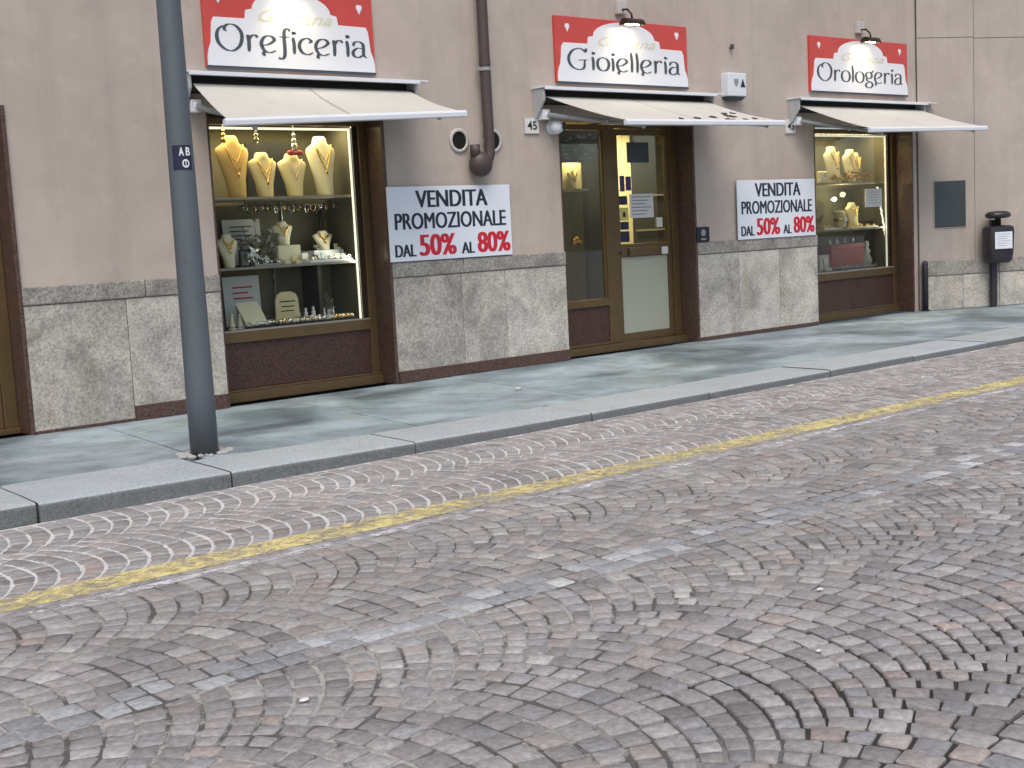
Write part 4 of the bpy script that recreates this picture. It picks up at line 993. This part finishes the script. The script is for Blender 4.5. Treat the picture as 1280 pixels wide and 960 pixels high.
def ring_box(x, y, z, s_, label, mat='velvet_w', rot=0.0):
    r = root('ring_box', (x, y, z), label, 'ring box')
    obj('box', B().box(x-s_, x+s_, y-s_, y+s_, z, z+s_*.9).rot(rot, (x, y, z)), mat, r, bevel=.004)
    obj('lid', B().box(x-s_, x+s_, y+s_*.8, y+s_*1.1, z+s_*.9, z+s_*2.3).rot(rot, (x, y, z)), mat, r, bevel=.004)
    pts = [(x+s_*.38*math.cos(k*.7), y, z+s_*1.15+s_*.38*math.sin(k*.7)) for k in range(10)]
    obj('ring', B().tube(pts, s_*.08, 6), 'goldm', r, smooth=True); return r
for i, (x, y, s_, mt, lb) in enumerate(((6.27, .42, .032, 'velvet_w', 'ivory ring box beside the black frame on the middle shelf'), (6.40, .44, .036, 'jet', 'black ring box in front of the garland on the middle shelf'),
        (6.53, .42, .030, 'velvet_w', 'ivory ring box before the left edge of the tall block'), (6.66, .42, .035, 'velvet', 'cream ring box before the tall block on the middle shelf'),
        (6.80, .44, .045, 'boardw', 'white ring box right of the tall block'), (6.895, .43, .034, 'jet', 'black ring box right of the tall block'),
        (7.02, .44, .042, 'boardw', 'white ring box before the right-hand small bust'), (7.16, .42, .036, 'velvet_w', 'ivory ring box near the right end of the middle shelf'), (7.26, .45, .035, 'boardw', 'white ring box at the right end of the middle shelf'))):
    ring_box(x, y, S2, s_, lb, mt, R((i*37 % 30)-15))
pedestal(6.95, 7.31, .56, .86, S2, .12, 'white low display block at the right of the middle shelf', 'boardw')
necklace_bust(7.13, .66, S2+.1205, .20, .24, 'velvet_w', 'small ivory bust on the low block of the middle shelf', drop=.5)
tag(obj('candle', B().lathe([(.035, 0), (.035, .02), (.018, .03), (.022, .1), (.022, .40), (.012, .415)], (7.20, .80, S2+.1205), 16), 'jet', smooth=True), 'tall dark candle behind the right-hand small bust', 'candle')
# window floor
cs = root('leaning_card', (6.28, .84, S3), 'large white card with red lines at the back of the window floor', 'card')
obj('card', B().box(6.06, 6.47, .86, .868, S3, 1.19).rot(R(-3), (6.3, .86, S3), axis='X'), 'boardw', cs)
pl = B()
for i in range(3): pl.box(6.16, 6.38-.05*(i % 2), .850, .853, 1.07-i*.055, 1.085-i*.055)
obj('printed_lines', pl.rot(R(-3), (6.3, .86, S3), axis='X'), 'inkred', cs)
tag(obj('display_ramp', B().add([(6.06,.42,S3),(6.30,.42,S3),(6.30,.62,S3),(6.06,.62,S3),(6.06,.44,S3+.03),(6.30,.44,S3+.03),(6.28,.60,S3+.25),(6.03,.60,S3+.25)], [(3,2,1,0),(4,5,6,7),(0,1,5,4),(1,2,6,5),(2,3,7,6),(3,0,4,7)]), 'velvet_w', bevel=.004), 'white sloping display ramp before the large card on the window floor', 'display ramp')
r = root('rounded_plaque', (6.63, .62, S3), 'cream rounded plaque with dark lines standing on the window floor', 'plaque')
pq = [(6.49, S3), (6.77, S3), (6.76, .93), (6.735, .985), (6.68, 1.01), (6.57, 1.01), (6.52, .985), (6.495, .93)]
obj('plaque', B().prism(pq, .615, .64), 'velvet', r, bevel=.006)
obj('engraved_lines', B().box(6.54, 6.72, .612, .6145, .905, .918).box(6.56, 6.71, .612, .6145, .855, .866).box(6.55, 6.70, .612, .6145, .81, .821), 'jet', r)
def tray(x0, x1, y0, y1, z, label, mat='jet', n=14, seed=2, jewel=('silver', 'goldm', 'pearl')):
    r = root('jewel_tray', ((x0+x1)/2, (y0+y1)/2, z), label, 'jewel tray'); rg = random.Random(seed)
    obj('tray', B().box(x0, x1, y0, y1, z, z+.022), mat, r, bevel=.005)
    for m_ in jewel:
        b = B()
        for i in range(n):
            x = rg.uniform(x0+.02, x1-.02); y = rg.uniform(y0+.02, y1-.02); s_ = rg.uniform(.011, .024)
            if rg.random() < .5: b.blob((x, y, z+.022+s_*.8), s_, s_, s_, 7, 5)
            else: b.tube([(x+s_*math.cos(k*.7), y, z+.022+s_+s_*math.sin(k*.7)) for k in range(10)], .003, 5)
        obj('jewels', b, m_, r, smooth=True)
    return r
tray(6.30, 6.66, .38, .50, S3, 'black tray of small rings at the front of the window floor', seed=2)
tray(6.70, 7.08, .38, .58, S3, 'white tray of small silver pieces on the window floor', 'boardw', 20, 5, ('silver', 'paper'))
r = root('bracelet_bar', (6.75, .55, 1.84), 'dark bar hung with bracelets under the top shelf of the large window', 'jewel display')
obj('bar', B().tube([(6.12, .55, 1.88), (7.28, .55, 1.88)], .008, 8).tube([(6.2, .55, 1.88), (6.2, .55, 1.934)], .004, 6).tube([(7.2, .55, 1.88), (7.2, .55, 1.934)], .004, 6), 'jet', r)
rg = random.Random(31)
for i in range(26):
    x = 6.15+i*.043+rg.uniform(-.01, .01); s_ = rg.uniform(.022, .045); an = rg.uniform(-.9, .9)
    pts = [(x+s_*.7*math.sin(k*.571)*math.cos(an), .55+s_*.7*math.sin(k*.571)*math.sin(an), 1.885-s_+s_*math.cos(k*.571)) for k in range(12)]
    obj('bracelet', B().tube(pts, .005, 5), ('jet', 'silver', 'jet', 'goldm')[i % 4], r, smooth=True)
leaf_spray(6.20, .44, S2, .30, .20, 34, 'small silvery leaf spray before the garland on the middle shelf', 'silver', seed=23)
tray(6.16, 6.50, .36, .41, S2, 'narrow grey tray at the front left of the middle shelf', 'alu_grey', 14, 41, ('silver', 'jet'))
tray(6.76, 7.28, .35, .395, S2, 'narrow white tray at the front right of the middle shelf', 'boardw', 16, 43, ('silver', 'paper'))
def figurine(x, y, z, hh, label, mat):
    r = root('figurine', (x, y, z), label, 'figurine')
    obj('base', B().lathe([(.28*hh, 0), (.28*hh, .06*hh), (.2*hh, .1*hh)], (x, y, z), 12), mat, r, smooth=True)
    obj('body', B().lathe([(.18*hh, .1*hh), (.22*hh, .25*hh), (.12*hh, .5*hh), (.16*hh, .62*hh), (.07*hh, .72*hh), (.10*hh, .82*hh), (.09*hh, .93*hh), (.02*hh, hh)], (x, y, z), 12), mat, r, smooth=True); return r
for x, y, hh, mt, lb in ((5.88, .40, .16, 'pearl', 'small pale figurine at the far left of the window floor'), (5.975, .42, .15, 'ceramic', 'small stone figurine beside the sloping ramp'),
        (6.84, .62, .14, 'white', 'white figurine behind the tray of silver pieces'), (6.93, .62, .15, 'white', 'taller white figurine behind the tray of silver pieces'), (7.07, .64, .12, 'white', 'short white figurine right of the silver tray'),
        (7.17, .62, .13, 'silver', 'silver figurine at the right end of the window floor'), (6.46, .72, .09, 'silver', 'tiny silver figurine left of the rounded plaque')):
    figurine(x, y, S3, hh, lb, mt)

tray(6.02, 6.30, .355, .405, S3, 'dark narrow tray of pale pieces before the sloping ramp', 'jet', 16, 51, ('paper', 'silver'))
tray(6.36, 7.26, .345, .372, S3, 'very long dark tray along the glass on the window floor', 'jet', 34, 53, ('paper', 'silver', 'goldm'))
for x, y, s_, mt, lb in ((6.40, .60, .036, 'jet', 'black ring box left of the rounded plaque'), (6.82, .74, .040, 'velvet_w', 'ivory ring box behind the white figurines'), (7.00, .78, .036, 'jet', 'black ring box behind the white figurines'),
        (7.24, .74, .042, 'boardw', 'white ring box in the right back corner of the window floor'), (6.60, .54, .028, 'paper', 'tiny pale ring box before the rounded plaque'), (6.72, .56, .026, 'jet', 'tiny black ring box before the rounded plaque')):
    ring_box(x, y, S3, s_, lb, mt, R((x*977) % 30-15))
leaf_spray(7.16, .80, S3, .26, .34, 26, 'dark leaf spray at the right back of the window floor', 'garland', seed=61)
leaf_spray(6.46, .70, S2, .30, .40, 34, 'pale dried flower spray behind the tall block on the middle shelf', 'ceramic', seed=67)
for x, y, s_, mt, lb in ((6.20, .68, .05, 'boardw', 'white ring box half behind the garland'), (7.01, .60, .026, 'jet', 'black ring box on the low block left of the small bust'), (7.26, .60, .026, 'velvet', 'cream ring box on the low block right of the small bust')):
    ring_box(x, y, S2 if x < 7 else S2+.1205, s_, lb, mt, R(8))
# far window
necklace_bust(15.74, .52, S1, .52, .36, 'velvet_w', 'leaning ivory bust at the left of the far window top shelf', lean=-.05, drop=.7)
necklace_bust(16.07, .50, S1, .48, .34, 'velvet_w', 'second ivory bust on the far window top shelf', lean=.16, drop=.7)
necklace_bust(16.38, .60, S1, .44, .26, 'velvet', 'narrow cream bust at the right of the far window top shelf', lean=.10, drop=.6)
leaf_spray(16.02, .42, S1, 1.1, .22, 70, 'golden leaf garland along the far window top shelf', 'goldm', seed=9)
r = root('table_clock', (15.42, .46, S1), 'pale little clock at the left of the far window top shelf', 'clock')
obj('case', B().box(15.33, 15.51, .45, .53, S1, S1+.17), 'velvet_w', r, bevel=.02); obj('dial', B().lathe([(.06, 0), (.06, .004)], (15.42, .45, S1+.09), 20, axis='Y'), 'white', r)
obj('hands', B().box(15.417, 15.423, .443, .4455, S1+.09, S1+.135).box(15.42, 15.45, .443, .4455, S1+.087, S1+.093), 'jet', r)
def cushion(x, y, z, hh, rad, label, mat='velvet'):
    r = root('watch_cushion', (x, y, z), label, 'watch display')
    obj('cushion', B().lathe([(rad*.8, 0), (rad, hh*.15), (rad, hh*.8), (rad*.8, hh*.95), (rad*.3, hh)], (x, y, z), 18), mat, r, smooth=True)
    obj('watch_strap', B().lathe([(rad*1.03, hh*.40), (rad*1.05, hh*.43), (rad*1.05, hh*.55), (rad*1.03, hh*.58)], (x, y, z), 18), 'goldm', r, smooth=True)
    obj('watch_dial', B().lathe([(rad*.45, 0), (rad*.45, .01), (rad*.4, .014)], (x, y-rad*1.04, z+hh*.49), 16, axis='Y'), 'white', r); return r
cushion(15.86, .52, S2, .27, .09, 'cream round watch cushion on the far window middle shelf'); 
necklace_bust(16.24, .56, S2, .38, .30, 'velvet', 'bright cream bust on the far window middle shelf', drop=.5)
r = root('case_lamp', (16.0, .70, S2+.35), 'small lit lamp on the far window middle shelf', 'lamp')
obj('stem', B().tube([(16.0, .72, S2), (16.0, .72, S2+.42)], .008, 8).lathe([(.05, 0), (.05, .012)], (16.0, .72, S2), 14), 'silver', r)
obj('lamp_head', B().blob((16.0, .71, S2+.44), .035, .035, .03, 12, 8), 'bulb', r, smooth=True)
ld = bpy.data.lights.new('lamp_light', 'POINT'); ld.energy = 5; ld.color = (1, .86, .45); ld.shadow_soft_size = .04
lo = bpy.data.objects.new('lamp_light', ld); C.objects.link(lo); lo.parent = r; lo.location = Vector((16.02, .56, S2+.50))-ORG[r.name]
tray(15.30, 15.72, .38, .56, S2, 'white tray of bright pieces on the far window middle shelf', 'boardw', 12, 8, ('goldm', 'paper'))
tray(15.95, 16.60, .37, .46, S2, 'long cream tray along the far window middle shelf', 'velvet_w', 10, 12, ('goldm', 'paper'))
leaf_spray(15.52, .75, S2, .5, .45, 34, 'grey leaf spray at the back left of the far window middle shelf', 'garland', seed=17)
cs = root('notice_card', (16.38, .262, 1.58), 'grey paper notice stuck on the far window pane', 'notice')
obj('paper', B().box(16.17, 16.585, .2885, .2915, 1.585, 1.85), 'paper', cs)
pl = B()
for i in range(5): pl.box(16.23, 16.52-.05*(i % 2), .287, .2882, 1.80-i*.04, 1.806-i*.04)
obj('printed_lines', pl, 'alu_grey', cs)
tag(obj('red_chest', B().box(15.76, 16.56, .60, .80, S3, .99).box(15.74, 16.58, .59, .81, .99, 1.06), 'redbox', bevel=.012), 'long red satin chest on the far window floor', 'chest')
for i, (x, lb) in enumerate(((15.85, 'leftmost'), (16.03, 'second from left'), (16.22, 'third from left'), (16.42, 'rightmost'))):
    figurine(x, .70, 1.0605, .10, lb+' silver figurine on the red chest of the far window', 'silver')
tray(15.62, 16.68, .38, .52, S3, 'long dark tray of watches on the far window floor', 'jet', 26, 30, ('silver', 'alu_grey', 'garland'))
r = root('photo_stand', (15.44, .48, S3), 'pale carved stand at the left of the far window floor', 'stand')
obj('stand', B().box(15.34, 15.56, .50, .54, S3, .93).box(15.38, 15.52, .42, .50, S3, .74), 'ceramic', r, bevel=.01); obj('ornament', B().blob((15.45, .485, .82), .05, .02, .06), 'pearl', r, smooth=True)
figurine(16.62, .60, S3, .40, 'tall pale figurine at the right of the far window floor', 'ceramic')

# inside the shop entrance
r = root('display_column', (10.84, .85, 0), 'display column coloured as lit on top and dim below, seen through the side pane of the entrance', 'display column')
obj('column', B().box(10.68, 11.00, .82, .95, .0, 1.94), 'case', r, bevel=.004); obj('painted_lit_top', B().box(10.68, 11.00, .82, .95, 1.941, 2.30), 'room', r, bevel=.004); obj('ledge', B().box(10.66, 11.02, .72, .82, 1.95, 1.975), 'shelf', r)  # pale top block over olive shaft: lit and dim parts put into colour
obj('dark_fill_panel', B().box(11.004, 11.55, .83, .93, .0, 2.60), 'case_dark', r)  # added dark panel that keeps the view beside the column dim
cl2 = obj('column_lamp', B().box(10.70, 10.98, .74, .80, 2.44, 2.46).box(10.68, 11.0, .80, .9, 2.44, 2.47).box(10.80, 10.86, .84, .88, 2.30, 2.44), 'led', r)
area_light('column_light', (10.84, .72, 2.42), .25, .08, 3.0, (1, .84, .40), cl2)
necklace_bust(10.80, .76, 1.9755, .26, .17, 'velvet', 'little cream bust on the ledge of the entrance display column', drop=.6)
r = root('gold_bracket_ornament', (10.86, .80, 1.30), 'gold ornament fixed on the entrance display column', 'ornament')
obj('ornament', B().blob((10.84, .80, 1.36), .06, .03, .05).blob((10.80, .79, 1.32), .03, .02, .03).blob((10.90, .79, 1.33), .035, .02, .03), 'goldm', r, smooth=True)
r = root('shop_cabinet', (13.5, 2.2, 0), 'dark glazed cabinet in the shop behind the door', 'cabinet')
obj('carcass', B().box(12.84, 14.3, 1.75, 2.60, .0, 2.60), 'case_dark', r, bevel=.008)
for i in range(4): obj('cabinet_shelf', B().box(12.87, 14.27, 1.70, 1.749, .45+i*.48, .475+i*.48), 'shelf', r)
obj('cabinet_stile', B().box(13.28, 13.34, 1.70, 1.749, .05, .44), 'bronze', r)
tag(obj('cream_stand_in', B().box(12.30, 12.82, 1.75, 2.2, 0, 2.88), 'room', bevel=.01), 'added bright cream pillar inside the shop, seen through the door', 'stand-in panel')  # cream block added to give the bright strip in the door glass
tag(obj('shop_counter', B().box(11.5, 12.25, 1.8, 2.3, 0, .95).box(11.45, 12.29, 1.75, 2.35, .951, .99), 'wood', bevel=.01), 'brown counter inside the shop behind the door', 'counter')

# litter on the ground
rt = random.Random(2)
for x, y, z, s_, lb in ((7.82, -1.55, .003+zk(7.82, -1.55), .035, 'crumpled white paper scrap on the pavement before the shop door'), (4.36, -7.58, ZR+.004, .013, 'tiny white scrap on the cobbles at the right'), (2.15, -7.05, ZR+.004, .014, 'tiny white scrap on the cobbles at the lower left'), (3.72, -8.05, ZR+.004, .010, 'small white pebble on the cobbles at the lower right')):
    b = B().blob((x, y, z+s_*.3), s_*1.3, s_, s_*.4, 8, 6)
    for i in range(len(b.v)): b.v[i] += Vector((rt.uniform(-.2, .2), rt.uniform(-.2, .2), rt.uniform(0, .2)))*s_
    tag(obj('paper_scrap', b, 'paper'), lb, 'litter')
